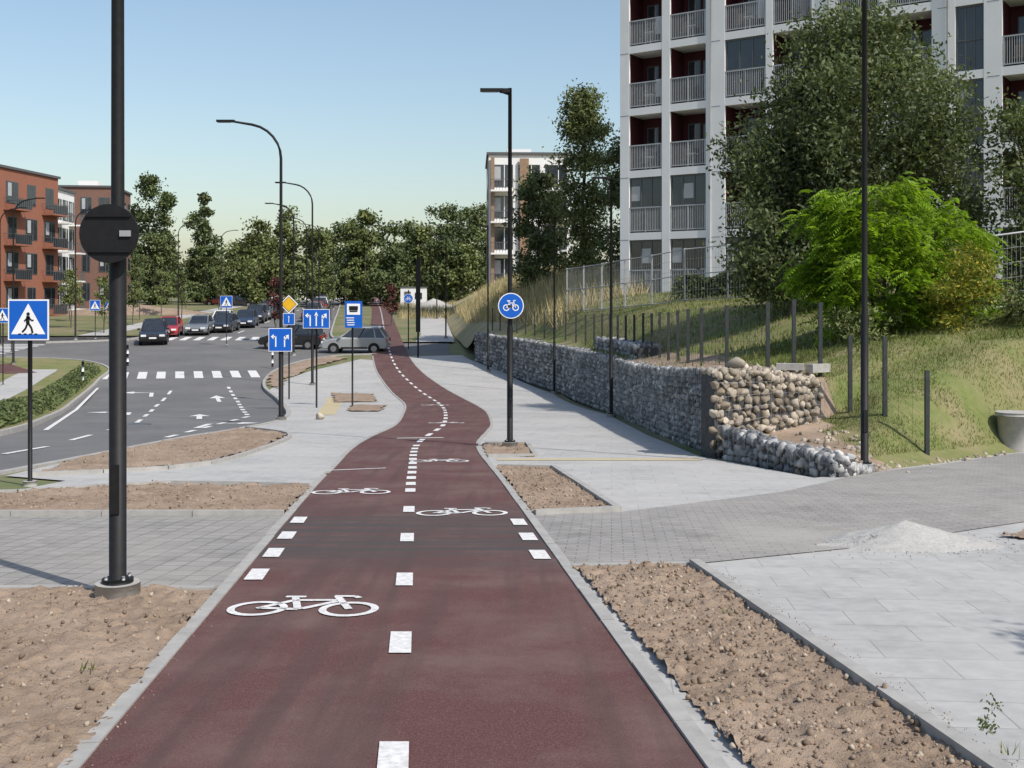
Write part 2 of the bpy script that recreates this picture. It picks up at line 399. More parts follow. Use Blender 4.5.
sheet('verge_soil',[(q[0],q[1]) for q in EAST]+[(-2.5,73.2),(-2.3,70),(2.3,52),(3.4,36),(3.4,26),(3.6,20),(4.2,16.5),(14,22),(40,30),(40,-20)],-.03,m_verge)
sheet('verge_soil',[(q[0],q[1]) for q in EAST2]+[(-24,260),(-14,180),(-9,135),(-7,110),(-5.0,88),(-4.6,83)],-.03,m_verge)
main=[(q[0]-0.0,q[1]) for q in EAST]+[(-4.0,73.2),(-4.6,83)]+[(q[0],q[1]) for q in EAST2]+[(q[0],q[1]) for q in reversed(WEST2)]+[(-80,86),(-80,74)]+[(q[0],q[1]) for q in reversed(WEST)]
sheet('asphalt_road',main,-.13,m_asph)
kerb('road_kerb',[(q[0],q[1]) for q in EAST]+[(-8.8,74)],.15,.015,-.25)
kerb('road_kerb',[(-9.6,82.4)]+[(q[0],q[1]) for q in EAST2],.15,.015,-.25)
kerb('road_kerb',WEST,.15,.0,-.25); kerb('road_kerb',WEST2,.15,.0,-.25)
sheet('west_verge',[(q[0]-.07,q[1]) for q in WEST]+[(-80,73.5),(-80,-20)],-.04,m_lawn)
wl=[(q[0]-3.0,q[1]) for q in WEST if q[1]<66]
sheet('footpath',wl+[(q[0]-1.9,q[1]) for q in reversed(wl)],-.03,m_slab)
sheet('red_bike_path',[(-80,66),(-31,65.5),(-28,63),(-26.5,63.5),(-30,68),(-80,68.6)],-.022,m_lane)
sheet('footpath',[(-80,62.2),(-33,62),(-30,60),(-29,61),(-32,64),(-80,65)],-.022,m_slab)
sheet('dry_verge_strip',[(q[0]-.2,q[1]) for q in WEST2 if q[1]>88]+[(-75,260),(-60,150),(-44,90),(-40,88.5)],-.03,m_verge)
sheet('footpath',[(q[0]-3.2,q[1]) for q in WEST2 if 88<q[1]<200]+[(q[0]-5.4,q[1]) for q in reversed(WEST2) if 88<q[1]<200],-.02,m_slab)

SW_L=[(-10,12.9),(-6.4,14.2),(-6.2,15.8),(-7.35,16.5),(-7.4,19),(-7.2,24.3),(-6.75,28.9),(-6.65,33),(-7.5,38.7),(-9.8,48.5),(-11.6,54),(-11.9,60),(-11.4,64),(-9.4,70.6)]
lane_l=[(q[0],q[1]) for q in LL if 12.9<q[1]<70.6]
sheet('pavement',SW_L+list(reversed(lane_l)),-.008,m_slab)
lane_r=[(q[0],q[1]) for q in LR if -2<q[1]<73]
sheet('pavement',lane_r+[(-3.2,73),(-2.6,70.3),(-.6,64),(1.9,52.2),(3.1,36.4),(3.1,26),(3.3,20),(4.3,16.2),(5.2,17.0),(7,18.6),(9,20.7),(13,23.4),(30,33),(30,-2)],-.008,m_slab)
sheet('pavement',[(-7.0,82.9),(-4.2,82.9),(-4.6,88),(-6.4,110),(-9,135),(-11.5,135),(-9.3,110),(-7.2,90)],-.012,m_slab)
PAV_R=[(.18,12.13),(1.18,12.4),(3.37,14.3),(5.2,16.8),(7,18.4),(9,20.5),(13,23.2),(18,26.5),(18,18),(8,13),(5.2,11.6),(2.95,9.95),(1.52,9.19),(.44,9.0)]
sheet('paver_crossing',PAV_R,.0,m_paver2)
sheet('paver_crossing',[(-2.05,8.15),(-2.37,12.0),(-12,12.0),(-12,8.15)],.0,m_paver)
lane=[(q[0],q[1]) for q in LL]+[(q[0],q[1]) for q in reversed(LR)]
sheet('bicycle_lane',lane,.004,m_lane)
kerb('lane_edging',[(q[0],q[1]) for q in LL if q[1]<16.5],.085,.016,-.15)
kerb('lane_edging',[(q[0],q[1]) for q in LR if q[1]<22.6],.085,.016,-.15)
kerb('lane_edging',[(q[0],q[1]) for q in LL if 16.5<q[1]<73],.08,.012,-.1)
kerb('lane_edging',[(q[0],q[1]) for q in LR if 22.6<q[1]<73],.08,.012,-.1)
kerb('planting_kerb',[(2.29-.0915*y,y) for y in np.linspace(-1,9.1,11)],.08,.05,-.15)
kerb('planting_kerb',[(1.42,9.12),(.47,9.02)],.08,.02,-.15)
kerb('planting_kerb',[(-2.12,8.12),(-9,8.12)],.08,.02,-.15)
kerb('planting_kerb',[(-2.42,12.06),(-12,12.0)],.08,.06,-.15)
kerb('planting_kerb',smooth([(-2.66,15.0),(-4.8,15.35),(-6.3,14.2),(-10,13.1)],5),.08,.04,-.15)
kerb('planting_kerb',[(.24,12.16),(1.17,12.42),(.62,17.8),(-.22,17.8)],.08,.05,-.15)
kerb('planting_kerb',[(-.42,19.8),(.42,19.8),(.30,23),(-.55,23)],.08,.05,-.15)
kerb('planting_kerb',smooth([(-6.95,16.45),(-5.04,17.9),(-4.74,21.4),(-5.07,26),(-6.7,28.7)],5),.08,.05,-.15)
soil('soil_bed',[(-1.425,.8),(-1.425-.0826*8.1,8.08),(-7,8.08),(-7,.8)],.027,.055,-.004,9500)
soil('soil_bed',[(1.25-.0,1.5),(1.25-.0826*9,8.98),(2.25-.0915*9,9.05),(2.20,1.5)],.025,.05,.0,6000)
soil('soil_bed',[(-2.45,12.1),(-2.62,14.9),(-4.8,15.3),(-6.3,14.15),(-10,13.0),(-10,12.1)],.05,.06,.0,3500)
soil('soil_bed',[(.24,12.2),(1.12,12.45),(.58,17.75),(-.23,17.75)],.04,.055,.0,2200)
soil('soil_bed',[(-.42,19.85),(.38,19.85),(.26,22.9),(-.6,22.9)],.05,.055,.0,500)
soil('soil_bed',[(-6.9,16.5),(-5.1,17.9),(-4.8,21.4),(-5.12,26),(-6.7,28.6),(-7.15,24.3),(-7.35,19)],.08,.07,.0,1800)
soil('soil_bed',[(-12.2,57),(-13.1,61.5),(-13.2,66),(-12.4,70.2),(-11.5,72),(-10.2,71),(-11.6,66),(-11.9,60),(-11.2,55)],.3,.08,.02)
soil('soil_bed',[(-5.6,47),(-6.4,52),(-8.3,52.5),(-7.2,46.5)],.2,.06,.01)
soil('soil_bed',[(-4.5,39),(-4.9,44),(-6.2,44),(-5.6,39)],.2,.06,.01)
soil('soil_bed',[(4.55,10.6),(6.5,12),(8,12.6),(8,11.0),(5,10.2)],.06,.06,.0,300)
for i in range(1300):
    y=random.uniform(2.5,9); side=random.random()<.5
    x=(-1.40-.0826*y+abs(random.gauss(0,.05))) if side else (2.31-.0915*y+abs(random.gauss(0,.07)))
    clods.append((x,y,p(y)+.006,random.uniform(.002,.006)))
rocks('soil_clods',[(c[0],c[1],c[2]+c[3]*.1) for c in clods],np.array([c[3] for c in clods]),m_clod)
sheet('tactile_paving',[(-.25,19.1),(3.2,19.1),(3.2,19.5),(-.25,19.5)],-.002,m_yel)
sheet('tactile_paving',[(-6.3,36.5),(-5.7,36.5),(-7.4,50),(-8.1,50)],-.002,m_yel)

# ------------------------------------------------------------------ road paint
def quadmark(mb,pts,dz):
    mb.face([(x,y,p(y)+dz) for x,y in pts],m_white)
marks=MB()
cen=[((a+b)/2,y) for y,a,b in [(y,xat(LL,y),xat(LR,y)) for y in np.arange(-1,200,.5)]]
def dashes(line,start,length,period,w,dz,mb,y0=-9,y1=999):
    Q=np.array(line); L=np.concatenate([[0],np.cumsum(np.linalg.norm(np.diff(Q,axis=0),axis=1))])
    s=start
    while s+length<L[-1]:
        seg=np.linspace(s,s+length,3)
        P=[np.array([np.interp(t,L,Q[:,0]),np.interp(t,L,Q[:,1])]) for t in seg]
        if y0<P[0][1]<y1:
            for a,b in zip(P[:-1],P[1:]):
                d=(b-a)/np.linalg.norm(b-a); nn=np.array([-d[1],d[0]])*w/2
                quadmark(mb,[a-nn,b-nn,b+nn,a+nn],dz)
        s+=period
def cx(y): return (xat(LL,y)+xat(LR,y))/2
for y in (2.27,4.3,6.28,8.2,10.25,12.3):
    a,b=y,y+.5; w=.062
    quadmark(marks,[(cx(a)-w,a),(cx(a)+w,a),(cx(b)+w,b),(cx(b)-w,b)],.012)
dashes(cen,15.3,.4,.8,.13,.012,marks,14,23)
dashes(cen,24.5,1.0,2.0,.12,.012,marks,23,200)
for y in (8.42,9.42,10.4,11.45):
    for L,o in ((LL,.16),(LR,-.16)):
        yy=y+(.9 if o<0 else 0)
        if yy>12: continue
        x=xat(L,yy)+o; w=.07
        quadmark(marks,[(x-w,yy),(x+w,yy),(x+w-.04,yy+.45),(x-w-.04,yy+.45)],.012)
quadmark(marks,[(-2.8,17.1),(-1.95,17.5),(-1.95,17.58),(-2.8,17.18)],.012)
quadmark(marks,[(-2.5,24.6),(-1.5,24.8),(-1.5,24.95),(-2.5,24.75)],.012)
marks.obj('lane_markings')
def bikesym(cx_,cy,s=1.0,rot=0,mirror=1):
    mb=MB(); ky=1.15
    cr,sr=math.cos(rot),math.sin(rot)
    def g(x,y): x*=mirror; x,y=x*s,y*s*ky; X=cx_+x*cr-y*sr; Y=cy+x*sr+y*cr; return (X,Y,p(Y)+.012)
    def st(pts,w=.05):
        for (x0,y0),(x1,y1) in zip(pts[:-1],pts[1:]):
            d=Vector((x1-x0,y1-y0)); d.normalize(); nx,ny=-d.y*w/2,d.x*w/2
            mb.face([g(x0+nx,y0+ny),g(x0-nx,y0-ny),g(x1-nx,y1-ny),g(x1+nx,y1+ny)],m_white)
    for wx in (-.3,.3):
        n=22
        for k in range(n):
            a,a2=2*math.pi*k/n,2*math.pi*(k+1)/n
            mb.face([g(wx+q*math.cos(t),.19+q*math.sin(t)) for q,t in ((.145,a),(.195,a),(.195,a2),(.145,a2))],m_white)
    bb=(-.03,.17)
    st([(-.3,.19),(-.11,.42)]);st([(-.3,.205),(bb[0],.175)]);st([bb,(-.13,.50)]);st([(-.105,.42),(.17,.43)]);st([(bb[0]+.02,.19),(.18,.40)]);st([(.3,.19),(.155,.53)])
    st([(-.2,.52),(-.06,.52)],.045);st([(.13,.545),(.27,.545),(.31,.50)],.045)
    mb.obj('bicycle_marking')
bikesym(-1.37,7.2,1.0,R(-2)); bikesym(-.53,12.0,1.0,R(2)); bikesym(-2.0,14.0,1.0,R(3)); bikesym(-1.2,18.6,1.0); bikesym(-1.8,31,1.0); bikesym(-3.0,44,1.1)
rm=MB()
def road_dash(line,start,l,per,w,y0=-9,y1=999): dashes(line,start,l,per,w,-.118,rm,y0,y1)
road_dash([(-10.0,10),(-9.8,24),(-11.2,34),(-14.4,46),(-17.2,58)],0,2.0,4.0,.14)
road_dash([(-8.2,27),(-8.8,38),(-11.8,49),(-14.5,58)],0,1.0,2.0,.16)
road_dash([(-12.3,30),(-14.9,38),(-18.4,49),(-21.3,59)],0,28,30,.13)
road_dash([(-22,86),(-24,120),(-29,170)],0,3,7,.15)
road_dash([(-60,78),(-34,78)],0,3,6,.15)
for i in range(9):
    x=-22.2+i*1.0; y=62.6+i*.12
    quadmark(rm,[(x,y-1.6),(x+.5,y-1.6),(x-.5,y+1.8),(x-1.0,y+1.8)],-.118)
for i in range(13):
    x=-28.2+i*1.05; quadmark(rm,[(x,85.5),(x+.5,85.5),(x+.1,88.8),(x-.4,88.8)],-.118)
for i in range(8):
    y=73.9+i*1.05; quadmark(rm,[(-36.5,y),(-33.5,y),(-33.5,y+.5),(-36.5,y+.5)],-.118)
def arrow(x,y,dx,turn=0):
    d=Vector((dx,1)).normalized(); nn=Vector((d.y,-d.x)); o=Vector((x,y))
    def q(a,b): r=o+d*a+nn*b; return (r.x,r.y)
    quadmark(rm,[q(0,-.09),q(0,.09),q(2.2,.09),q(2.2,-.09)],-.118)
    if turn==0: rm.face([(a[0],a[1],p(a[1])-.118) for a in (q(2.2,-.35),q(2.2,.35),q(3.8,0))],m_white)
    else:
        quadmark(rm,[q(2.2,-.09),q(2.2,.09),q(2.7,.8*turn),q(2.4,.8*turn)],-.118)
        rm.face([(a[0],a[1],p(a[1])-.118) for a in (q(2.0,.8*turn),q(3.1,.8*turn),q(2.6,1.5*turn))],m_white)
arrow(-9.9,36,-.27);arrow(-13.2,39,-.3,-1);arrow(-12.6,49,-.3);arrow(-16.5,52,-.3,-1)
arrow(-8.6,31,-.1,1)
rm.obj('road_markings')
b=MB(); b.tube([(-10.8,33,p(33)-.14),(-10.8,33,p(33)-.115)],.33,m_frame,24); b.obj('manhole_cover')

# ------------------------------------------------------------------ bank (right-hand terrace)
ST=[
[(-24,260,2.0),(-15,260,3.2),(-5,260,5),(10,260,5.5),(30,260,5.5),(120,260,5)],
[(-11.5,180,1.2),(-9,180,2.2),(-2,180,4),(10,180,5),(30,180,5),(120,180,5)],
[(-6.6,110,-.5),(-4.5,110,.8),(-1,110,3),(6,110,4.2),(30,110,4.5),(100,105,4.5)],
[(-4.4,88,-1.25),(-2.9,88,.2),(-.2,87,2.4),(5,85,3.4),(26,80,3.8),(80,75,4)],
[(-3.0,76,-1.6),(-1.9,76,-.3),(.8,75,1.5),(6,73,3.0),(24,68,3.5),(80,62,3.6)],
[(-2.15,70,-.45),(-.9,70,-.1),(2.2,69,1.4),(7,67,2.8),(24,60,3.2),(70,55,3.6)],
[(.25,61,-.5),(1.3,61,-.25),(3.2,60.5,1.2),(8,58,2.0),(24,52,2.7),(65,46,3.4)],
[(2.55,52,-.58),(3.6,52,-.3),(5.2,51.5,.9),(9,49.5,1.7),(22,46,2.5),(60,40,3.2)],
[(3.45,42,-.45),(4.6,42,-.25),(6.2,42,.5),(9.5,41,1.5),(22,38,2.4),(60,33,3)],
[(3.6,33,-.25),(4.8,33,-.05),(6.6,33,.45),(10,33,1.3),(22,31,2.1),(60,27,2.8)],
[(3.65,26,.05),(5,26.2,.15),(7,26.6,.5),(10,27.5,1.1),(20,27,1.9),(60,25,2.6)],
[(3.8,21.3,.33),(5.7,22.4,.24),(7.3,23.6,.5),(10.4,25.4,1.05),(20,26.2,1.95),(60,24.5,2.5)],
[(3.80,20.32,.30),(5.95,21.65,.14),(7.4,22.9,.40),(10.4,25.1,1.0),(20,26.1,1.9),(60,24.4,2.5)],
[(3.80,20.10,-.85),(6.05,21.2,-.45),(7.5,22.7,.28),(10.4,25.0,.97),(20,26,1.9),(60,24.3,2.5)],
[(4.9,16.75,-.85),(6.1,19.2,-.66),(7.5,22,.12),(10.4,24.6,.88),(20,26,1.85),(60,24.2,2.5)],
[(5.6,17.2,-1.0),(6.4,19.2,-.78),(7.9,21.6,.05),(10.6,24.2,.85),(20,25.9,1.8),(60,24.1,2.5)],
[(7.0,18.6,-1.07),(7.3,19.8,-.85),(8.5,21.7,.0),(11,24,.85),(20.3,25.9,1.8),(60,24,2.5)],
[(9,20.7,-1.19),(9.2,21.4,-.95),(9.9,22.5,-.15),(11.7,24.1,.8),(20.8,25.9,1.8),(60,23.9,2.5)],
[(13,23.4,-1.34),(13.1,23.9,-1.1),(13.5,24.7,-.3),(14.6,25.4,.7),(21.5,26,1.7),(60,23.8,2.5)],
[(60,23.3,-1.34),(60,23.4,-1.1),(60,23.5,-.3),(60,23.6,.7),(60,23.7,1.7),(60,23.75,2.5)]]
rows=[]
for a,b in zip(ST[:-1],ST[1:]):
    A=smooth(a,6);B=smooth(b,6); L=math.dist(a[0][:2],b[0][:2]); k=max(1,min(16,int(L/1.0)))
    for i in range(k): rows.append([tuple(np.array(u)*(1-i/k)+np.array(v)*(i/k)) for u,v in zip(A,B)])
rows.append(smooth(ST[-1],6))
V=[];F=[];mi=[];nc=len(rows[0])
for r in rows:
    for x,y,z in r: V.append((x,y,z+.08*noise.noise(Vector((x*.5,y*.5,0)))+.03*noise.noise(Vector((x*2,y*2,0)))-.03))
for j in range(len(rows)-1):
    for i in range(nc-1):
        F.append((j*nc+i,j*nc+i+1,(j+1)*nc+i+1,(j+1)*nc+i))
        c=np.mean([V[q] for q in F[-1]],axis=0); q_=noise.noise(Vector((c[0]*.7,c[1]*.5,2)))*1.5
        if c[1]>66: mi.append(2)
        elif 21.0<c[1]<38 and i+q_*1.4<7.0 and c[0]<5.9: mi.append(1)
        elif c[1]<=21.0 and c[0]<5.7+q_*.3: mi.append(1)
        elif i<1: mi.append(1)
        else: mi.append(0)
bank=npmesh('grass_bank_terrain',V,F,[m_lawn,m_soil,m_drybank],smooth=True,mi=mi)
bvh=BVHTree.FromPolygons([Vector(v) for v in V],F)
def bz(x,y):
    h=bvh.ray_cast(Vector((x,y,50)),Vector((0,0,-1)))
    return h[0].z if h[0] else p(y)
def bmat(x,y):
    h=bvh.ray_cast(Vector((x,y,50)),Vector((0,0,-1)))
    return mi[h[2]] if h[0] else -1
C=[]
for i in range(75000):
    x=random.uniform(5.3,15);y=random.uniform(17.3,28)
    z=bz(x,y)
    if z>p(y)+.12 and (bmat(x,y)==0 or random.random()<.1) and noise.noise(Vector((x*.9,y*.9,4)))>-.2+random.uniform(-.2,.1): C.append((x,y,z))
blades('lawn_grass',C,.065,.013,m_blade)
C=[]
for i in range(22000):
    y=random.uniform(58,112); x=random.uniform(-6.5,7)
    if x>np.interp(y,[58,70,88,112],[2.4,-.4,-3.4,-5.6]): C.append((x,y,bz(x,y)))
blades('dry_grass',C,.9,.055,m_straw,lean=.25)
C=[(x,y,bz(x,y)) for x,y in ((random.uniform(3.2,11),random.uniform(24,60)) for _ in range(12000)) if bmat(x,y)==0 or random.random()<.1]
blades('meadow_grass',C,.16,.03,m_blade)

# ------------------------------------------------------------------ gabion retaining wall
def gabion(name,stations,step,thick=.55,mat=m_stone,hi=False,jit=.35,topz=True,wires=True):
    e=empty(name); core=MB(); C=[];S=[]; w=MB()
    for (x0,y0,b0,t0),(x1,y1,b1,t1) in zip(stations[:-1],stations[1:]):
        a=Vector((x0,y0));b=Vector((x1,y1));L=(b-a).length;d=(b-a)/L;n=Vector((-d.y,d.x))
        ins=.08
        P=[]
        for q,bb,tt in ((a,b0,t0),(b,b1,t1)):
            o=q-n*ins; i_=q-n*thick
            P+= [(o.x,o.y,bb-.3),(i_.x,i_.y,bb-.3),(i_.x,i_.y,tt-ins),(o.x,o.y,tt-ins)]
        k=len(core.v); core.v+=P
        for f in ((0,4,7,3),(3,7,6,2),(1,2,6,5),(0,3,2,1),(4,5,6,7)):
            core.f.append(tuple(k+z for z in f)); core.m.append(core.mi(m_core)); core.sm.append(False)
        ds=min(y0,y1)
        st=step*(1.0 if ds<30 else 1.3 if ds<45 else 1.7)
        nu=max(1,int(L/st))
        for i in range(nu):
            t=(i+.5)/nu; H0=b0+(b1-b0)*t; H1=t0+(t1-t0)*t; nv=max(1,int((H1-H0)/(st*.82)))
            for j in range(nv+1):
                s=t+random.uniform(-jit,jit)/nu+(.5/nu if j%2 else 0)
                q=a+d*L*s-n*(.075+random.uniform(-.02,.025)); z=H0+(H1-H0)*(j+.3)/(nv+.3)+random.uniform(-.3,.3)*st*.5
                C.append((q.x,q.y,min(z,H1-.05))); S.append(st*random.uniform(.48,.68))
                if random.random()<.35:
                    q2=q+d*random.uniform(-.5,.5)*st+n*.02; C.append((q2.x,q2.y,min(z+random.uniform(-.5,.5)*st,H1-.05))); S.append(st*random.uniform(.22,.36))
            if topz:
                for r_ in range(int(thick/st)+1):
                    q=a+d*L*(t+random.uniform(-jit,jit)/nu)-n*(.1+r_*st); C.append((q.x,q.y,H1-.07+random.uniform(-.02,.04))); S.append(st*.55)
        if wires:
            H=(t0-b0)
            for k in range(int(H/.2)+1):
                f=k*.2/H
                w.tube([(x0+n.x*.01,y0+n.y*.01,b0+(t0-b0)*f),(x1+n.x*.01,y1+n.y*.01,b1+(t1-b1)*f)],.003,m_wire,3,cap=False)
            m_=max(1,int(L/.2))
            for k in range(m_+1):
                t=k/m_; q=a+d*L*t+n*.01
                w.tube([(q.x,q.y,b0+(b1-b0)*t),(q.x,q.y,t0+(t1-t0)*t)],.003,m_wire,3,cap=False)
    core.obj('core',e); 
    S=np.array(S); S3=S[:,None]*np.random.uniform(.75,1.2,(len(S),3))
    rocks('stones',C,S3,mat,hi,e)
    if wires: w.obj('wire_mesh',e)
    return e
W=smooth([(3.60,20.15,0,.38),(3.42,26,0,.05),(3.38,33,0,-.25),(3.3,40,0,-.4),(2.35,52,0,-.56),(.2,61,0,-.5),(-2.3,70.2,0,-.42)],4)
W=[(x,y,p(y)-.03,t) for x,y,_,t in W]
gabion('gabion_wall',W,.14)
gabion('gabion_wall',[(5.75,20.95,-.72,.16),(4.6,20.2,-.85,.34),(3.56,19.75,-1.1,.40)],.155,thick=.5,mat=m_stone2,hi=True,wires=True)
W2=[(5.5,17.1,-.92),(4.95,16.35,-.74),(4.6,16.2,-.62),(4.35,16.6,-.60),(3.95,18.0,-.62),(3.58,19.65,-.60)]
gabion('gabion_wall',[(x,y,p(y)-.03,t) for x,y,t in W2],.14,thick=.42,hi=True)
gabion('gabion_wall',[(3.5,48,-.65,.0),(3.9,42,-.6,.05),(4.0,37,-.5,.12)][::-1],.18,thick=.9,wires=False)
C=[];S=[]
for i in range(40):
    t=random.random(); x=3.9+t*1.7+random.uniform(-.3,.3); y=20.7+t*1.1+random.uniform(-.1,.7); C.append((x,y,bz(x,y)+.04)); S.append(random.uniform(.04,.12))
for i in range(110):
    x=random.uniform(4.2,5.9);y=random.uniform(16.8,20); C.append((x,y,bz(x,y)+.0)); S.append(random.uniform(.02,.07))
for i in range(50):
    x=random.uniform(5.6,9);y=16.9+(x-5.2)*.9+random.uniform(.0,.5); C.append((x,y,bz(x,y)+.0)); S.append(random.uniform(.02,.05))
rocks('loose_stones',C,np.array(S),m_stone2,True)
rocks('boulder',[(4.05,20.5,.46)],np.array([.17]),m_stone2,True)
mx,my=9.45,21.35; zt=-.50
b=MB(); b.tube([(mx,my,-1.7),(mx,my,zt-.06)],.32,m_conc,28); b.tube([(mx,my,zt-.058),(mx,my,zt)],.36,m_conc,28); b.obj('concrete_manhole_ring')
b=MB(); b.box((5.85,21.75,.30),(.5,.18,.16),m_conc,rz=.6); b.box((5.3,21.7,.33),(.5,.2,.12),m_conc,rz=-.3); b.obj('concrete_block')

# ------------------------------------------------------------------ fences
def fence(name,pts,h,spacing=2.5,zf=bz,post=.06,wirestep=.25,mat=m_post,rails=0,wr=.0035,wm=None):
    mb=MB(); Q=resample(pts,spacing) if spacing else pts; wm=wm or m_postw
    for q in Q:
        z=zf(q[0],q[1]); mb.box((q[0],q[1],z+h/2-.1),(post,post,h+.2),mat)
    for a,b_ in zip(Q[:-1],Q[1:]):
        za,zb=zf(a[0],a[1]),zf(b_[0],b_[1])
        for k in range(6):
            f=.06+k*(h-.1)/5; mb.tube([(a[0],a[1],za+f),(b_[0],b_[1],zb+f)],wr,wm,3,cap=False)
        n=int(math.dist(a,b_)/wirestep)
        for k in range(1,n):
            t=k/n; x=a[0]*(1-t)+b_[0]*t;y=a[1]*(1-t)+b_[1]*t;z=za*(1-t)+zb*t
            mb.tube([(x,y,z+.05),(x,y,z+h-.04)],wr,wm,3,cap=False)
        for k in range(rails):
            f=.1+(h-.15)*k/max(1,rails-1); mb.tube([(a[0],a[1],za+f),(b_[0],b_[1],zb+f)],.025,mat,6)
    return mb.obj(name)
fence('mesh_fence',[(7.04,19.3),(6.62,20.2),(6.24,21.0),(5.92,21.85),(5.6,22.6)],1.42,None,post=.07,wr=.0022)
fence('mesh_fence',smooth([(5.35,23.8),(4.6,27),(4.55,33),(4.4,40),(3.4,51.5),(1.2,61),(-1.2,70)],5),1.4,1.9,post=.075)
fence('construction_fence',[(2.9,60),(4.6,55),(7.0,50),(10.6,46)],2.35,2.3,post=.07,mat=m_galv,rails=3,wirestep=.15,wr=.006,wm=m_galv)
fence('construction_fence',[(11.2,27.5),(13.5,28),(20,27)],1.9,2.2,post=.05,mat=m_galv,rails=2,wirestep=.12,wr=.005,wm=m_galv)

# ------------------------------------------------------------------ apartment block (right)
def apartment():
    e=empty('apartment_building')
    O=Vector((5.7,60,0)); ang=math.atan2(-11.6,16.1); T=Matrix.Translation(O)@Matrix.Rotation(ang,4,'Z')
    bays=[(.54,2.48),(2.94,4.96),(5.99,8.15),(8.51,10.46),(11.71,13.67),(14.03,16.0),(17.0,18.2),(18.95,21.1),(21.5,23.6),(25,27),(27.4,29.4)]
    LEN=31; Z0=-1; zf=[1.85+3.26*k for k in range(7)]; H=22.2; D=13; rec=1.5
    wl=MB(); rd=MB(); gl=MB(); rl=MB()
    ed=[0]+[v for b in bays for v in b]+[LEN]
    for i in range(0,len(ed),2):
        a,b=ed[i],ed[i+1]; wl.box(((a+b)/2,rec/2,(Z0+H)/2),(b-a,rec,H-Z0),m_white_w,T)
    for bi,(a,b) in enumerate(bays):
        small=(b-a)<1.5
        for k,z in enumerate(zf):
            if k==6: break
            zt=zf[k+1]
            wl.box(((a+b)/2,rec/2+.004,z-.19),(b-a,rec-.008,.38),m_white_w,T)
            rd.box(((a+b)/2,rec+.1,(z+zt-.38)/2),(b-a+.01,.2,zt-.38-z),m_dred,T)
            for sx in (a+.012,b-.012): rd.box((sx,rec/2+.06,(z+zt-.38)/2),(.02,rec-.14,zt-.39-z),m_dred,T)
            w=b-a; gl.box((a+w*.33,rec-.02,z+1.25),(w*.36,.05,2.3),m_frame,T); gl.box((a+w*.33,rec-.05,z+1.25),(w*.36-.12,.02,2.18),m_glass,T)
            gl.box((a+w*.74,rec-.02,z+1.6),(w*.34,.05,1.5),m_frame,T); gl.box((a+w*.74,rec-.05,z+1.6),(w*.34-.12,.02,1.38),m_glass,T)
            rnd=random.Random(bi*17+k*5).random()
            glazed=small or (bi in(0,1) and k==1) or (bi==2 and k in (3,)) or (bi in (4,5) and k in (2,4)) or (bi in (8,) ) or k==0
            hr=1.3
            if not small:
                rl.box(((a+b)/2,.05,z+hr),(w-.02,.06,.06),m_rail,T); rl.box(((a+b)/2,.05,z+.10),(w-.02,.05,.05),m_rail,T)
                nb=int(w/.10)
                for q in range(nb): rl.box((a+.05+(w-.1)*(q+.5)/nb,.05,z+hr/2+.06),(.032,.02,hr-.12),m_rail,T)
                for q in (0,.5,1): rl.box((a+.05+(w-.1)*q,.05,z+hr/2),(.05,.045,hr-.05),m_rail,T)
            if glazed:
                gl.box(((a+b)/2,.14,(z+zt-.40)/2),(w-.03,.015,zt-.42-z),m_glass,T)
                for q in (0.01,.34,.67,.99): gl.box((a+.03+(w-.06)*q,.12,(z+zt-.40)/2),(.06,.05,zt-.41-z),m_frame,T)
                gl.box(((a+b)/2,.115,z+hr+.05),(w-.1,.05,.07),m_frame,T); gl.box(((a+b)/2,.115,zt-.43),(w-.1,.05,.07),m_frame,T)
                if rnd>.4: gl.box((a+w*(.17 if rnd<.7 else .5),.128,z+hr+.75),(w*.27,.012,zt-z-hr-1.2),m_rail,T)
            elif rnd>.45:
                rd.box((a+w*.5,.6,z+.7),(.5,.5,.05),m_sw,T); rd.box((a+w*.5,.6,z+.35),(.06,.06,.7),m_sw,T); rd.box((a+w*.25,.7,z+.45),(.4,.4,.06),m_tan,T); rd.box((a+w*.25,.88,z+.75),(.4,.05,.6),m_tan,T)
                if rnd>.75: rd.box((a+w*.8,.45,z+1.0),(.35,.04,.9),m_sw,T)
    wl.box((LEN/2,(rec+.2+D)/2,(Z0+H)/2),(LEN-.006,D-rec-.2,H-Z0-.01),m_white_w,T)
    for (a,b) in bays: wl.box(((a+b)/2,rec/2+.004,(Z0+zf[0]-.38)/2),(b-a,rec-.008,zf[0]-.38-Z0),m_white_w,T)
    for (a,b) in bays: wl.box(((a+b)/2,rec/2+.004,(zf[6]-.38+H)/2),(b-a,rec-.008,H-zf[6]+.38),m_white_w,T)
    for k in range(6):
        for yy in (4,8): gl.box((-.02,yy,zf[k]+1.6),(.06,1.2,1.5),m_frame,T); gl.box((-.05,yy,zf[k]+1.6),(.03,1.0,1.3),m_glass,T)
    for x in (.27,5.5,11.1,16.5,18.6,24.3):
        for k in range(1,7): rl.box((x,-.004,zf[k]-.36),(.5,.008,.02),m_frame,T)
    rf=MB(); rf.box((LEN/2,D/2,H+.12),(LEN+.4,D+.4,.24),m_roof,T)
    for x in (5.25,11.3,16.7,24.3): rf.tube([(x,-.06,Z0),(x,-.06,H)],.045,m_rail,6,T)
    wl.obj('walls',e);rd.obj('recess_panels',e);gl.obj('windows',e);rl.obj('balcony_railings',e);rf.obj('roof_and_pipes',e)
apartment()

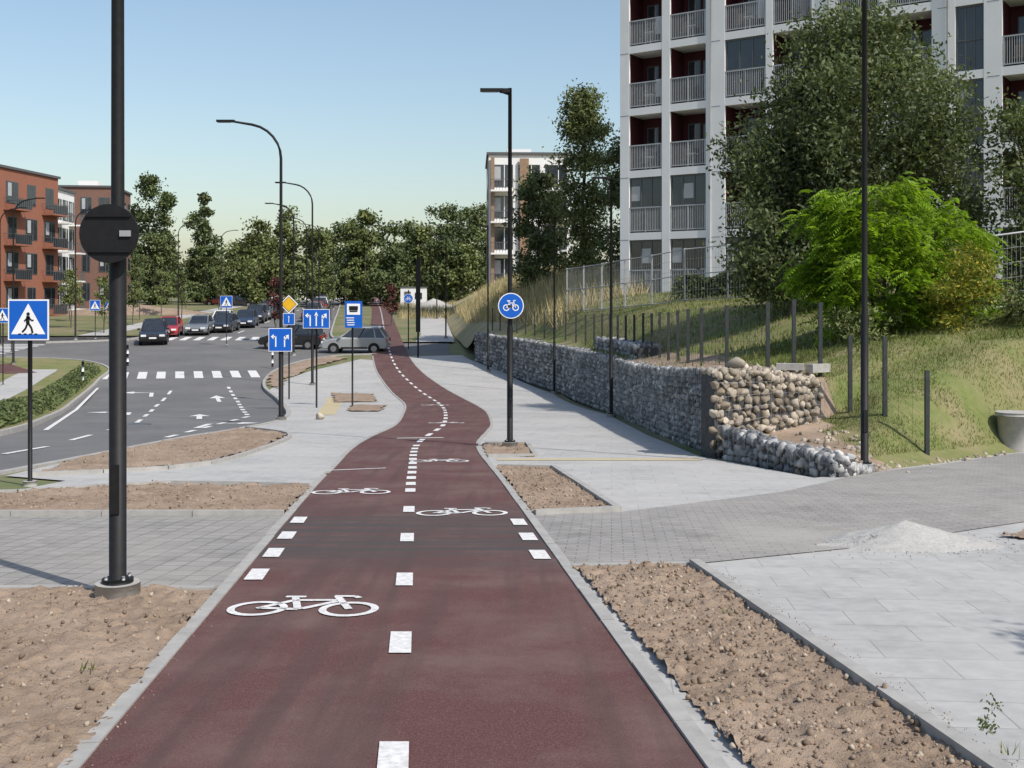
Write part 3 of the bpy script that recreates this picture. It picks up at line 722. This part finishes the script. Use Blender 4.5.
def block(name,x,y,ang,w,d,z0,z1,floors,nb,wall,style=0,band=None,sidebays=4,sidewall=None):
    e=empty(name); T=Matrix.Translation((x,y,0))@Matrix.Rotation(ang,4,'Z'); wl=MB();gl=MB();bl=MB();rf=MB()
    wl.box((w/2,d/2,(z0-2+z1)/2),(w,d,z1-z0+2),wall,T)
    fh=(z1-z0-.6)/floors; bw=w/nb
    for k in range(floors):
        zb=z0+k*fh
        for i in range(nb):
            c=(i+.5)*bw; rn=random.Random(i*31+k*7+int(abs(x)*3)).random()
            ww=bw*((.62 if rn>.4 else .45) if style!=2 else .8); hh=fh*(.62 if style!=2 else .72)
            gl.box((c,-.0,zb+fh*.52),(ww,.10,hh),m_frame,T); gl.box((c,-.045,zb+fh*.52),(ww-.14,.03,hh-.14),m_glass,T); gl.box((c+ww*.1,-.07,zb+fh*.52),(.07,.03,hh-.1),m_sw if style==2 else m_frame,T)
            if rn>.6: gl.box((c-ww*.22,-.063,zb+fh*.60),(ww*.3,.006,hh*.6),m_rail,T)
            bal=(style==1 and i%2==0) or (style==2 and i%3!=1)
            if bal:
                bl.box((c,-.65,zb+.05),(bw*.86,1.3,.16),wall if style==1 else m_white_w,T)
                bl.box((c,-1.28,zb+1.15),(bw*.86,.05,.06),m_frame,T)
                for q in range(9): bl.box((c-bw*.42+bw*.84*q/8,-1.28,zb+.62),(.04,.03,1.0),m_frame,T)
                for sx in (-1,1): bl.box((c+sx*bw*.42,-.65,zb+1.15),(.04,1.25,.05),m_frame,T)
                if style==1: bl.box((c,-1.24,zb+.6),(bw*.82,.02,.9),m_glass,T)
        for i in range(sidebays):
            c=(i+.5)*d/sidebays
            for xx,s in ((-.0,-1),(w,1)):
                gl.box((xx,c,zb+fh*.52),(.10,1.3,fh*.55),m_frame,T); gl.box((xx+s*.045,c,zb+fh*.52),(.03,1.15,fh*.55-.14),m_glass,T)
        if band: wl.box((w/2,-.03,zb+.02),(w+.02,.08,.3),band,T)
    if sidewall: wl.box((-.03,d/2,(z0+z1)/2),(.05,d-.1,z1-z0),sidewall,T)
    rf.box((w/2,d/2,z1+.12),(w+.4,d+.4,.25),m_roof,T); rf.box((w*.4,d*.5,z1+.7),(2.5,2.5,1.0),m_white_w,T)
    wl.obj('walls',e);gl.obj('windows',e); bl.obj('balconies',e); rf.obj('roof',e)
    return e
ao=math.atan2(11,1.3)
block('orange_brick_building',-54.2,76,ao,46.5,14,.0,14.6,4,13,m_orange,1)
block('white_apartment_building',-49.6,123.6,R(94),6.5,12,.5,13.7,4,3,m_white_w,2)
block('brown_brick_building',-56.2,141,R(7),6.6,10,.8,15.6,4,3,m_brown,0)
block('townhouse_white',-2.3,112,R(2),8.0,12,3,15.9,4,3,m_white_w,2,sidebays=4,sidewall=m_tan)
b=MB(); b.box((1.2,111.8,9.4),(.9,.25,12.2),m_tan); b.box((-1.9,111.75,9.4),(.35,.25,12.4),m_tan); b.obj('timber_cladding_strip')
block('house_white',-38,190,R(0),12,10,1.5,8.5,2,4,m_white_w,0)

# ------------------------------------------------------------------ lamps
def lamp_base(mb,x,y,z,r=.15): mb.tube([(x,y,z-.3),(x,y,z+.10)],r,m_conc,20); mb.tube([(x,y,z+.10),(x,y,z+.13)],.105,m_black,16)
def straight_lamp(x,y,h,zz=None,head=1,r=.058,armd=-1):
    mb=MB(); z=p(y) if zz is None else zz
    lamp_base(mb,x,y,z)
    hs=min(2.35,h*.33)
    mb.tube([(x,y,z+.13),(x,y,z+hs),(x,y,z+hs+.05),(x,y,z+h)],[r,r,r*.78,r*.62],m_black,16)
    mb.box((x,y-r-.002,z+.75),(.06,.006,.34),m_black)
    for k in range(4):
        a=k*math.pi/2+.78; mb.tube([(x+.085*math.cos(a),y+.085*math.sin(a),z+.13),(x+.085*math.cos(a),y+.085*math.sin(a),z+.155)],.012,m_galv,6)
    if head:
        mb.tube([(x,y,z+h-.12),(x+armd*.18,y,z+h-.06)],.03,m_black,8)
        mb.box((x+armd*.36,y,z+h-.04),(.44,.18,.05),m_black); mb.box((x+armd*.1,y,z+h-.05),(.2,.1,.08),m_black); mb.box((x+armd*.38,y,z+h-.069),(.3,.13,.01),m_frame)
    return mb.obj('street_lamp')
def curved_lamp(x,y,ztop,reach=1.75,r=.07):
    mb=MB(); z=p(y); lamp_base(mb,x,y,z)
    pts=[(x,y,z+.1),(x,y,z+2.4),(x,y,z+2.5)]; rr=[r,r,r*.75]
    c=1.0; sg=1 if reach>0 else -1; reach=abs(reach)
    pts.append((x,y,ztop-c)); rr.append(r*.6)
    for k in range(1,7):
        a=k/6*R(80); pts.append((x-sg*c*(1-math.cos(a)),y,ztop-c+c*math.sin(a))); rr.append(r*.55)
    pts.append((x-sg*(reach-.35),y,ztop+.08)); rr.append(r*.45)
    mb.tube(pts,rr,m_black,10); mb.box((x-sg*(reach-.15),y,ztop+.09),(.52,.18,.06),m_black); mb.box((x-sg*(reach-.1),y,ztop+.055),(.35,.13,.012),m_frame)
    return mb.obj('street_lamp')
straight_lamp(-2.72,7.85,8.2)
straight_lamp(-.04,22.2,7.0)
straight_lamp(5.36,17.3,8.3)
straight_lamp(3.05,35,7.4); straight_lamp(1.95,52.5,7.8); straight_lamp(-1.35,64,8.2)
curved_lamp(-6.7,33,6.7); curved_lamp(-10.0,57,7.4); curved_lamp(-14.2,74,7.8); curved_lamp(-16.6,92,8.2); curved_lamp(-19,112,9);curved_lamp(-22,140,10)
curved_lamp(-29.8,68,7.6,-1.75); curved_lamp(-33,86,8.4,-1.75); curved_lamp(-30.5,104,8.6,-1.75); curved_lamp(-31.2,122,9,-1.75); curved_lamp(-36,80,8.0,-1.75)
straight_lamp(-5.0,86,7.6); straight_lamp(-7.4,112,8.4)

# ------------------------------------------------------------------ signs
def plate(mb,cx_,cz,w,h,y,m=m_blue,border=True):
    mb.box((cx_,y,cz),(w,.012,h),m_galv); 
    if border: mb.box((cx_,y-.008,cz),(w-.004,.004,h-.004),m_sw); mb.box((cx_,y-.0115,cz),(w-.04,.003,h-.04),m)
    else: mb.box((cx_,y-.0115,cz),(w-.004,.008,h-.004),m)
def pedestrian(mb,cx_,cz,s,y):
    L=lambda pts,w: mb.line([(cx_+a*s,cz+b*s) for a,b in pts],w*s,y,m_black)
    mb.disc((cx_,y,cz+.16*s),.035*s,m_black)
    L([(0,.12),(-.01,-.03)],.075);L([(.0,-.02),(.07,-.13),(.09,-.23)],.04);L([(-.01,-.02),(-.05,-.13),(-.12,-.21)],.04);L([(0,.10),(.08,.02),(.11,.04)],.03);L([(0,.10),(-.08,.01)],.03)
    for k in range(4): mb.line([(cx_-.2*s+k*.11*s,cz-.245*s),(cx_-.14*s+k*.11*s,cz-.245*s)],.02*s,y,m_black)
def crosswalk_sign(x,y,ztop,s=.6,zz=None,name='pedestrian_crossing_sign'):
    mb=MB(); z=p(y) if zz is None else zz
    mb.tube([(x,y,z-.2),(x,y,ztop-.02)],.03,m_black,10); mb.tube([(x,y,z-.05),(x,y,z+.04)],.09,m_conc,12)
    cz=ztop-s/2; yy=y-.045; plate(mb,x,cz,s,s,yy)
    k=s/.6
    mb.face([(x-.25*k,yy-.015,cz-.21*k),(x+.25*k,yy-.015,cz-.21*k),(x,yy-.015,cz+.24*k)],m_sw)
    pedestrian(mb,x,cz-.03*k,.72*k,yy-.018)
    return mb.obj(name)
crosswalk_sign(-6.48,15.3,1.61,.55)
crosswalk_sign(-31.5,86,1.6,.8); crosswalk_sign(-20.2,80.5,1.9,.85); crosswalk_sign(-25.5,57,1.2,.75)
crosswalk_sign(-34,96,1.5,.8); crosswalk_sign(-33,75,.9,.8); crosswalk_sign(-38,92,1.6,.8)
def bike_disc(mb,x,y,z,r):
    n=32
    mb.tube([(x,y+.005,z),(x,y-.007,z)],r,m_sw,n)
    mb.disc((x,y-.010,z),r*.93,m_blue)
    s=r/.3*.9; yy=y-.014
    for wx in (-.12,.12): mb.disc((x+wx*s,yy,z-.05*s),.085*s,m_sw,r0=.06*s,n=20)
    L=lambda pts,w=.022: mb.line([(x+a*s,z+b*s) for a,b in pts],w*s,yy,m_sw)
    L([(-.12,-.05),(-.04,.07),(.08,.07),(-.01,-.05),(-.12,-.05)]);L([(-.01,-.05),(-.06,.12)]);L([(.12,-.05),(.06,.13),(.12,.14)]);L([(-.1,.125),(-.02,.125)],.03)
b=MB(); b.tube([(-.04,22.12,1.5),(-.04,22.12,1.46)],.08,m_black,10); bike_disc(b,-.02,22.07,1.49,.25); b.obj('bicycle_path_sign')
b=MB(); b.tube([(-2.72,7.77,2.0),(-2.72,7.77,2.1)],.055,m_black,10)
b.tube([(-2.73,7.72,2.05),(-2.73,7.70,2.05)],.2,m_black,40); b.box((-2.615,7.69,2.05),(.075,.012,.04),m_galv)
for zz in (1.93,2.17): b.box((-2.73,7.69,zz),(.3,.01,.014),m_black)
b.obj('round_sign_reverse')
def arrows(mb,x,z,y,s,kinds):
    n=len(kinds)
    for i,k in enumerate(kinds):
        cx_=x+(i-(n-1)/2)*s/n*.85; a=s*.34
        mb.line([(cx_,z-a),(cx_,z+a*.5)],s*.06,y,m_sw)
        if k=='u': mb.face([(cx_-s*.09,y,z+a*.4),(cx_+s*.09,y,z+a*.4),(cx_,y,z+a)],m_sw)
        if k=='l': mb.line([(cx_,z+a*.45),(cx_-s*.12,z+a*.45)],s*.06,y,m_sw); mb.face([(cx_-s*.1,y,z+a*.1),(cx_-s*.1,y,z+a*.8),(cx_-s*.24,y,z+a*.45)],m_sw)
        if k=='r': mb.line([(cx_,z+a*.0),(cx_+s*.12,z+a*.4)],s*.06,y,m_sw); mb.face([(cx_+s*.05,y,z+a*.6),(cx_+s*.2,y,z+a*.0),(cx_+s*.2,y,z+a*.75)],m_sw)
b=MB(); plate(b,-6.7,.45,.68,.68,32.9); arrows(b,-6.7,.45,32.88,.6,'lr'); b.obj('lane_direction_sign')
b=MB(); x,y=-7.3,42.5; z=p(y); b.tube([(x,y,z-.1),(x,y,1.3)],.035,m_black,10); plate(b,x,.9,1.0,.72,y-.05); arrows(b,x,.9,y-.07,.8,'lur'); b.obj('lane_direction_sign')
b=MB(); x,y=-9.6,49; z=p(y); b.tube([(x,y,z-.1),(x,y,1.85)],.035,m_black,10)
def diamond(mb,x,z,y,r,m): mb.face([(x-r,y,z),(x,y,z-r),(x+r,y,z),(x,y,z+r)],m)
diamond(b,x,1.42,y-.05,.40,m_sw); diamond(b,x,1.42,y-.055,.34,m_black); diamond(b,x,1.42,y-.06,.31,m_syel); plate(b,x,.78,.5,.5,y-.05,m_blue); arrows(b,x,.78,y-.07,.45,'u'); b.obj('priority_road_sign')
b=MB(); x,y=-6.1,43.5; z=p(y)
b.tube([(x,y,z-.1),(x,y,1.6)],.035,m_black,10); b.box((x+.05,y-.04,1.05),(.66,.03,1.02),m_blue); b.box((x+.05,y-.06,1.25),(.50,.01,.42),m_sw); b.box((x+.05,y-.07,1.29),(.34,.008,.16),m_black); b.box((x+.05,y-.07,1.17),(.3,.008,.05),m_black)
for k in range(4): b.box((x-.08+.01*k,y-.06,.92-k*.09),(.3-.03*(k%2),.01,.035),m_sw)
b.obj('bus_stop_sign')
b=MB(); x,y=-7.4,78; x=-7.1; b.tube([(x,y,p(y)-.1),(x,y,2.3)],.04,m_black,10); bike_disc(b,x,y-.05,1.7,.32); b.obj('bicycle_path_sign')
b=MB(); x,y=-5.9,71.5; b.box((x,y,p(y)+3.9),(.28,.14,4.6),m_black); b.tube([(x,y,p(y)),(x,y,p(y)+6.4)],.06,m_black,10); b.obj('advertising_flag_pole')
def bollard(x,y):
    mb=MB(); z=p(y)
    for k in range(5): mb.tube([(x,y,z-.05+k*.24),(x,y,z-.05+(k+1)*.24)],.06,m_sw if k%2 else m_black,12)
    mb.tube([(x,y,z+1.15),(x,y,z+1.2)],[.06,.03],m_black,12); mb.obj('striped_bollard')
bollard(-22.7,67.2); bollard(-14.0,66.5); bollard(-21.5,57)

# ------------------------------------------------------------------ cars
def car(name,x,y,head,m,L=4.4,W=1.8,H=1.5,suv=False):
    mb=MB(); a=L/2; g=.22 if not suv else .3; hb=.92 if not suv else 1.02
    low=[(-a,g+.15),(-a+.02,hb-.22),(-a+.08,hb-.02),(-a+.35,hb+.02),(a*.42,hb),(a*.72,hb-.07),(a*.93,hb-.2),(a,hb-.4),(a,g+.12),(a-.12,g),(a*.82,g),(-a*.82,g),(-a+.12,g)]
    cy=W/2
    def sh(k,f): return [(q[0]*(1-.02*f),k,.6+(q[1]-.6)*(1-.10*f)) for q in low]
    layers=[sh(-cy,1.6),sh(-cy+.05,.5),sh(-cy+.16,0),sh(cy-.16,0),sh(cy-.05,.5),sh(cy,1.6)]
    n=len(low)
    for A,B in zip(layers[:-1],layers[1:]):
        for i in range(n): mb.face([A[i],A[(i+1)%n],B[(i+1)%n],B[i]],m)
    mb.face(list(reversed(layers[0])),m); mb.face(layers[-1],m)
    rb=-a+.12 if suv or L<4.2 else -a*.72
    b0=[(rb,hb-.02),(a*.46,hb-.02)]; t0=[(rb+.42,H),(a*.02,H)]; yb,yt=cy-.08,cy-.27
    B=[(b0[0][0],-yb,b0[0][1]),(b0[1][0],-yb+.06,b0[1][1]),(b0[1][0],yb-.06,b0[1][1]),(b0[0][0],yb,b0[0][1])]
    Tt=[(t0[0][0],-yt,H-.05),(t0[1][0],-yt,H-.03),(t0[1][0],yt,H-.03),(t0[0][0],yt,H-.05)]
    for i in range(4): mb.face([B[i],B[(i+1)%4],Tt[(i+1)%4],Tt[i]],m_glass)
    c=Vector((sum(q[0] for q in Tt)/4,0,H)); ro=[(q[0],q[1]*1.03,q[2]-.02) for q in Tt]; ri=[(c.x+(q[0]-c.x)*.82,q[1]*.80,H+.02) for q in Tt]
    mb.face(ri,m)
    for i in range(4): mb.face([ro[i],ro[(i+1)%4],ri[(i+1)%4],ri[i]],m)
    for i in range(4): mb.tube([B[i],Tt[i]],[.06,.045],m,6)
    for s in (-1,1):
        for f in (.42,.78) if rb<-a*.8 else (.45,):
            xb=b0[1][0]+(b0[0][0]-b0[1][0])*f; xt=t0[1][0]+(t0[0][0]-t0[1][0])*f
            mb.tube([(xb,s*yb,hb-.02),(xt,s*yt,H-.04)],.05 if f>.5 else .035,m_black if f<.5 else m,6)
        mb.tube([(b0[0][0],s*yb,hb),(b0[1][0],s*(yb-.05),hb)],.03,m,6)
        mb.box((a*.42,s*(cy+.06),hb+.08),(.14,.18,.13),m)
        mb.box((a*.1,s*(cy+.002),hb-.3),(.012,.006,.5),m_black); mb.box((-a*.22,s*(cy-.02),hb-.16),(.16,.05,.03),m_rim)
        for wx in (-a*.60,a*.62):
            mb.tube([(wx,s*(cy-.2),.33),(wx,s*(cy+.005),.33)],.385,m_black,20)
            mb.tube([(wx,s*(cy-.2),.32),(wx,s*(cy+.02),.32)],.32,m_tyre,20); mb.tube([(wx,s*(cy),.32),(wx,s*(cy+.03),.32)],.2,m_rim,10)
        mb.box((a-.06,s*(cy-.32),hb-.30),(.14,.36,.14),m_hl); mb.box((-a+.06,s*(cy-.25),hb-.18),(.16,.28,.2),m_tl)
        mb.box((0,s*(cy-.01),g+.08),(a*.8,.03,.1),m_black)
    mb.box((a-.01,0,hb-.42),(.06,W*.42,.13),m_black); mb.box((a-.01,0,g+.16),(.06,W*.7,.12),m_black); mb.box((a+.03,0,g+.25),(.02,.5,.11),m_sw); mb.box((-a-.02,0,hb-.35),(.02,.5,.11),m_sw)
    z0,z1=p(y-.6)-.125,p(y+.6)-.125
    T=Matrix.Translation((x,y,p(y)-.125))@Matrix.Rotation(math.atan2(z1-z0,1.2),4,'X')@Matrix.Rotation(head,4,'Z')
    return mb.obj(name,T=T,bevel=.025)
pk=paint('paint_black',(.012,.012,.014)); pg=paint('paint_grey',(.16,.17,.175)); ps=paint('paint_silver',(.30,.31,.315)); pr=paint('paint_red',(.35,.02,.02)); pb=paint('paint_darkblue',(.02,.03,.06)); pw=paint('paint_white',(.7,.7,.7))
car('silver_car',-10.4,76.0,R(178),ps,4.4,1.8,1.72,True)
car('black_car',-15.2,78.8,R(175),pk,4.4,1.8,1.65,True)
car('black_suv',-26.1,83,R(-75),pk,4.6,1.9,1.7,True)
car('red_car',-27.1,90,R(-80),pr,4.1,1.75,1.5)
car('grey_car',-25.2,92,R(-85),pg); car('white_car',-25.4,100,R(-86),pw,4.3); car('black_car',-24.0,95,R(-88),pk)
for i,(x,y,m) in enumerate([(-23.6,101,pb),(-24.2,107.5,pk),(-24.9,114,pg),(-25.8,121,pk),(-27,129,pb),(-28.2,137,pw),(-29.6,146,pr),(-31,156,pk),(-33,166,pg),(-35,176,pk),(-37,188,pw)]):
    car('parked_car' ,x,y,R(-84),m,4.3+.1*(i%3),1.8,1.5+.15*(i%2),bool(i%2))
for i,(x,y,m) in enumerate([(-19.3,110,pk),(-20.2,117,pg),(-21.2,124,pr),(-22.3,132,pb),(-23.6,141,pw),(-25,150,pk),(-26.6,160,pg)]):
    car('queued_car',x,y,R(96),m,4.3+.1*(i%2),1.8,1.5+.17*(i%2),bool(i%2))
car('black_car',-36,150,R(5),pk); car('red_car',-40,156,R(5),pr)

# ------------------------------------------------------------------ vegetation
tree('cherry_tree',10.9,36,bz(10.9,36),10.3,9.0,2.1,200,66000,.09,m_leafg,3,'round',.17,26,cr=1.0)
tree('cherry_tree',8.6,35,bz(8.6,35),7.0,4.6,1.6,60,17000,.09,m_leafg,23,'round',.1,12,cr=.75)
tree('birch_tree',14.9,33,bz(15.2,33),7.5,4.0,1.8,50,11000,.085,m_leafg,13,'round',.1,12,cr=.65)
tree('birch_tree',4.7,75,3.0,15.2,5.4,3.2,100,19000,.13,m_leafy,5,'egg',.16,18,cr=.85)
tree('birch_tree',1.9,80,2.4,10.2,5.0,2.6,60,10000,.16,m_leafd,6,'round',.12,10,cr=.9)
tree('birch_tree',7.0,70,3.0,11,4,3.0,45,7000,.15,m_leafd,16,'round',.12,10,cr=.8)
def sumac(name,x,y,zb,R0,H0,nf,seed):
    e=empty(name); rs=np.random.RandomState(seed); mb=MB()
    for i in range(9):
        a=rs.rand()*6.28; r=rs.uniform(.2,.6)*R0; top=Vector((x+r*math.cos(a),y+r*math.sin(a),zb+rs.uniform(.35,.7)*H0)); mb.tube([(x+r*.25*math.cos(a),y+r*.25*math.sin(a),zb-.2),top],[.05,.025],m_bark,6)
    ends=[]
    for i in range(50):
        a=rs.rand()*6.283; t=rs.rand(); rr=R0*math.sqrt(max(.05,1-(t*1.9-.8)**2*.8))*rs.rand()**.4*(.8+.22*math.sin(3*a+1))
        ends.append(np.array([x+rr*math.cos(a)*.88,y+rr*.8*math.sin(a),zb+.2+(H0-.6)*t+.25*math.sin(a*2+x)]))
    V=[];F=[]
    for i in range(nf):
        q=ends[rs.randint(len(ends))]+rs.randn(3)*np.array([.19,.19,.14])
        a=math.atan2(q[1]-y,q[0]-x)+rs.randn()*1.0
        d=np.array([math.cos(a),math.sin(a),rs.uniform(-.1,.9)]); d/=np.linalg.norm(d); L=rs.uniform(.3,.55)
        s=np.cross(d,[0,0,1]); s/=np.linalg.norm(s); sag=rs.uniform(.4,1.0)
        for k in range(8):
            f=(k+1)/8; c=q+d*L*f+np.array([0,0,-sag*L*f*f])
            for sg in (-1,1):
                l=.12*(1-.5*abs(f-.5)); tip=c+s*sg*l+d*l*.35+np.array([0,0,-l*sag*rs.uniform(.6,1.4)]); m=(c+tip)/2; o=d*.024
                b=len(V); V+= [c,m-o,tip,m+o]; F.append((b,b+1,b+2,b+3))
    mb.obj('stems',e); npmesh('foliage',V,F,m_leafb,e)
sumac('sumac_tree',8.75,27,bz(8.7,27),2.45,3.6,3000,4)
sumac('sumac_tree',10.6,27.4,bz(10.6,27.4),1.3,2.9,1100,9)
C,_=crown_pts(9.95,25.2,bz(9.95,25.2)-.1,bz(9.95,25.2)+1.75,1.9,32,5200,8,'round',.34); Vv,Ff=leaves(C,.06,.35); npmesh('goldenrod_bush',Vv,Ff,m_gold)
C,_=crown_pts(11.6,25.5,bz(11.6,25.5)-.1,bz(11.6,25.5)+.9,2.6,22,3000,9,'round',.3); Vv,Ff=leaves(C,.07,.35); npmesh('wild_shrub',Vv,Ff,m_leafy)
C,_=crown_pts(8.0,25.6,bz(8,25.6)-.1,bz(8,25.6)+.7,2.2,18,2400,10,'round',.3); Vv,Ff=leaves(C,.06,.35); npmesh('wild_shrub',Vv,Ff,m_leafy)
def hedge(name,pts,w,h,n,leaf,mat,zf):
    Q=resample(pts,.5); C=[]
    for i in range(n):
        k=random.randrange(len(Q)-1); t=random.random(); x=Q[k][0]*(1-t)+Q[k+1][0]*t; y=Q[k][1]*(1-t)+Q[k+1][1]*t
        hh=h*(.85+.3*noise.noise(Vector((x*.9,y*.9,0))))
        ox=random.uniform(-w/2,w/2); z=random.random()**.6*hh*math.sqrt(max(.05,1-(abs(ox)/(w/2))**3))
        C.append((x+ox,y+random.uniform(-.2,.2),zf(x,y)+z))
    Vv,Ff=leaves(np.array(C),leaf); return npmesh(name,Vv,Ff,mat)
hedge('thuja_hedge',[(7.6,51.5),(10.8,49)],.9,1.35,6500,.09,m_leafd,bz)
hl=[(q[0]-1.0,q[1]) for q in WEST if -5<q[1]<64]
hedge('low_hedge',hl,1.3,.62,28000,.07,m_leafd,lambda x,y:p(y)-.03)
C=[]
for (x,y) in [(-2.6,4.9),(-2.9,4.6),(2.02,4.62),(-3.4,5.3),(-2.2,5.9),(1.35,7.2)]:
    for k in range(10): C.append((x+random.gauss(0,.02),y+random.gauss(0,.02),p(y)+.02))
blades('weeds',C,.06,.008,m_blade,lean=.5)
C,_=crown_pts(2.0,4.75,p(4.7),p(4.7)+.2,.14,8,160,8,'egg',.03); Vv,Ff=leaves(C,.010,.5); npmesh('weed_plant',Vv,Ff,m_leafg)
def mass(name,trees,leaf,mat,seed,per=1500):
    Cs=[];mb=MB()
    for i,(x,y,zt,w,sh) in enumerate(trees):
        zb=max(p(y),1.0); C,_=crown_pts(x,y,zb+(zt-zb)*.04,zt,w,40,per,seed+i,sh,w*.16); Cs.append(C); mb.tube([(x,y,zb-1),(x,y,zb+(zt-zb)*.8)],[.2,.05],m_bark,6)
    e=empty(name); Vv,Ff=leaves(np.concatenate(Cs),leaf,.65); npmesh('foliage',Vv,Ff,mat,e); mb.obj('trunks',e)
rs=random.Random(3)
T1=[(-23.5,165,13.0,7.5,'round'),(-17.5,160,13,7,'round'),(-11.6,165,14.6,7.5,'round'),(-9,170,15.5,7,'egg'),(-6.2,162,14.5,7.5,'round'),(-3.5,165,14.8,7,'egg'),(0,175,15,9,'round'),(-14.8,168,13.5,6,'egg'),(-16,150,8,7,'round'),(-9,152,9.5,7,'round')]
mass('distant_trees',T1,.24,m_leafd,40,5200)
T1b=[(-26,150,10.5,7,'round'),(-22,158,12.0,7,'egg'),(-12.5,158,12,6,'egg'),(-20.0,155,14.5,5.5,'egg'),(-6.5,150,8.5,5,'round')]
mass('distant_trees',T1b,.24,m_leafy,48,4400)
T2=[(-62,175,17,9,'egg'),(-57,172,15.5,7,'cone'),(-53.6,168,19.5,6.5,'egg'),(-50.0,165,17,5.5,'cone'),(-46.8,170,15.5,5.5,'egg'),(-41.8,155,16.5,4.2,'cone'),(-39,175,12,5.5,'round'),(-55,158,11,7,'round'),(-49,156,10,7,'round'),(-44.5,168,11,6,'round'),(-66,178,14,9,'round')]
mass('distant_trees',T2,.24,m_leafd,60,4600)
T3=[(-37,178,10.5,8,'round'),(-33.5,150,12.0,6.5,'round'),(-30.0,152,13.4,6,'egg'),(-27,160,11,6,'round'),(-35,165,10,7,'round'),(-38.5,160,9.5,6,'round')]
mass('distant_trees',T3,.23,m_leafy,80,4200)
T4=[(x,rs.uniform(215,260),rs.uniform(8,13.5),rs.uniform(10,15),'round') for x in range(-125,50,7)]
mass('distant_woodland',T4,.5,m_leafd,100,1400)
for i,(x,y,h,w,m) in enumerate([(-17.5,84,4.4,2.2,m_red_leaf),(-19,98,4.8,2.4,m_leafy),(-34,102,5,2.4,m_leafy),(-33,92,4.5,2.2,m_leafy),(-36,110,6,3,m_leafd),(-10.6,100,3.6,1.7,m_red_leaf),(-38,98,5,2.5,m_leafy),(-41,88,5,2.5,m_leafy),(-17.8,112,5.2,2.4,m_leafd),(-37,120,5,2.5,m_leafy),(-42,108,5,2.5,m_leafy),(-32.5,112,4.5,2,m_leafy),(-33.5,130,5,2.5,m_leafy),(-44,125,6,3,m_leafd),(-20.5,140,5,2.5,m_leafy)]):
    zb=p(y); tree('young_tree',x,y,zb,zb+h,w,zb+h*.35,14,1100,.12,m,200+i,'egg',.05,5,cr=w*.17)
tree('young_tree',6.75,3.05,p(3),p(3)+5.0,2.4,p(3)+2.4,30,2600,.07,m_leafg,77,'round',.06,10,cr=.35)
def mound(name,x,y,z,r,h,mat,seed,ry=None,nn=48):
    V=[];F=[];ry=ry or r
    for j in range(nn+1):
        for i in range(nn+1):
            u=(i/nn*2-1);v=(j/nn*2-1);d=math.hypot(u,v); a=max(0,1-d*(1+.25*noise.noise(Vector((u*2,v*2,seed)))))
            V.append((x+u*r,y+v*ry,z(x+u*r,y+v*ry)-.03+h*a**1.2+(.06*h*noise.noise(Vector((u*9,v*9,seed))) if a>0 else 0)))
    for j in range(nn):
        for i in range(nn): F.append((j*(nn+1)+i,j*(nn+1)+i+1,(j+1)*(nn+1)+i+1,(j+1)*(nn+1)+i))
    return npmesh(name,V,F,mat,smooth=True)
mound('gravel_pile',3.55,10.25,lambda x,y:p(y)+.012,.85,.22,m_gravel,1,.55)
C=[];S=[]
for i in range(2200):
    a=random.random()*6.28; r=abs(random.gauss(0,.42)); C.append((3.55+r*math.cos(a)*1.3,10.25+r*math.sin(a)*.8,p(10.25+r*math.sin(a)*.8)-.002+max(0,.17*(1-r/.58)))); S.append(random.uniform(.003,.008))
rocks('gravel',C,np.array(S),m_gst)
mound('gravel_pile',-9.5,138,lambda x,y:p(y)-.1,4,1.4,m_gravel,2,4); mound('soil_mound',-42,125,lambda x,y:p(y)-.1,10,1.3,m_soil,3,6)
# small white site cabin beyond the end of the path
b=MB(); x,y=-12.6,146; z=p(y); b.box((x,y,z+1.2),(3.2,2.2,2.5),m_white_w); b.box((x,y,z+2.5),(3.4,2.4,.12),m_roof); b.box((x-.7,y-1.12,z+1.0),(.8,.06,1.9),m_frame); b.box((x+.7,y-1.12,z+1.4),(.9,.06,.8),m_glass); b.obj('site_cabin')
C=[(x,y,p(y)-.05) for x,y in ((random.uniform(-14,-6),random.uniform(112,150)) for _ in range(3500)) if x>xat(LR,y)+.6]
blades('dry_grass',C,.8,.07,m_straw,lean=.25)
rocks('boulder',[(-5.65,33.5,p(33.5)+.08)],np.array([.14]),m_stone2,True)

# ------------------------------------------------------------------ light, sky, camera
EL,AZ=R(47),R(134)
w=bpy.data.worlds.new('World'); scene.world=w; w.use_nodes=True
n=w.node_tree; bg=n.nodes['Background']; sky=n.nodes.new('ShaderNodeTexSky'); sky.sky_type='NISHITA'
sky.sun_disc=False; sky.sun_elevation=EL; sky.sun_rotation=AZ; sky.air_density=1.25; sky.dust_density=1.6; sky.ozone_density=1.6
n.links.new(sky.outputs[0],bg.inputs[0]); bg.inputs[1].default_value=.15
sd=bpy.data.lights.new('sun','SUN'); sd.energy=4.5; sd.angle=R(.5); sd.color=(1,.945,.87)
so=bpy.data.objects.new('sun',sd); COL.objects.link(so)
sv=Vector((math.sin(AZ)*math.cos(EL),math.cos(AZ)*math.cos(EL),math.sin(EL))); so.rotation_euler=sv.to_track_quat('Z','Y').to_euler()
cam=bpy.data.cameras.new('camera'); cam.lens=40; cam.sensor_width=36; cam.shift_y=-.082; cam.clip_end=6000; cam.clip_start=.1
co=bpy.data.objects.new('camera',cam); co.location=(0,0,1.6); co.rotation_euler=(R(90),0,0); COL.objects.link(co); scene.camera=co
scene.view_settings.view_transform='Standard'; scene.view_settings.look='None'; scene.view_settings.exposure=0; scene.view_settings.gamma=1
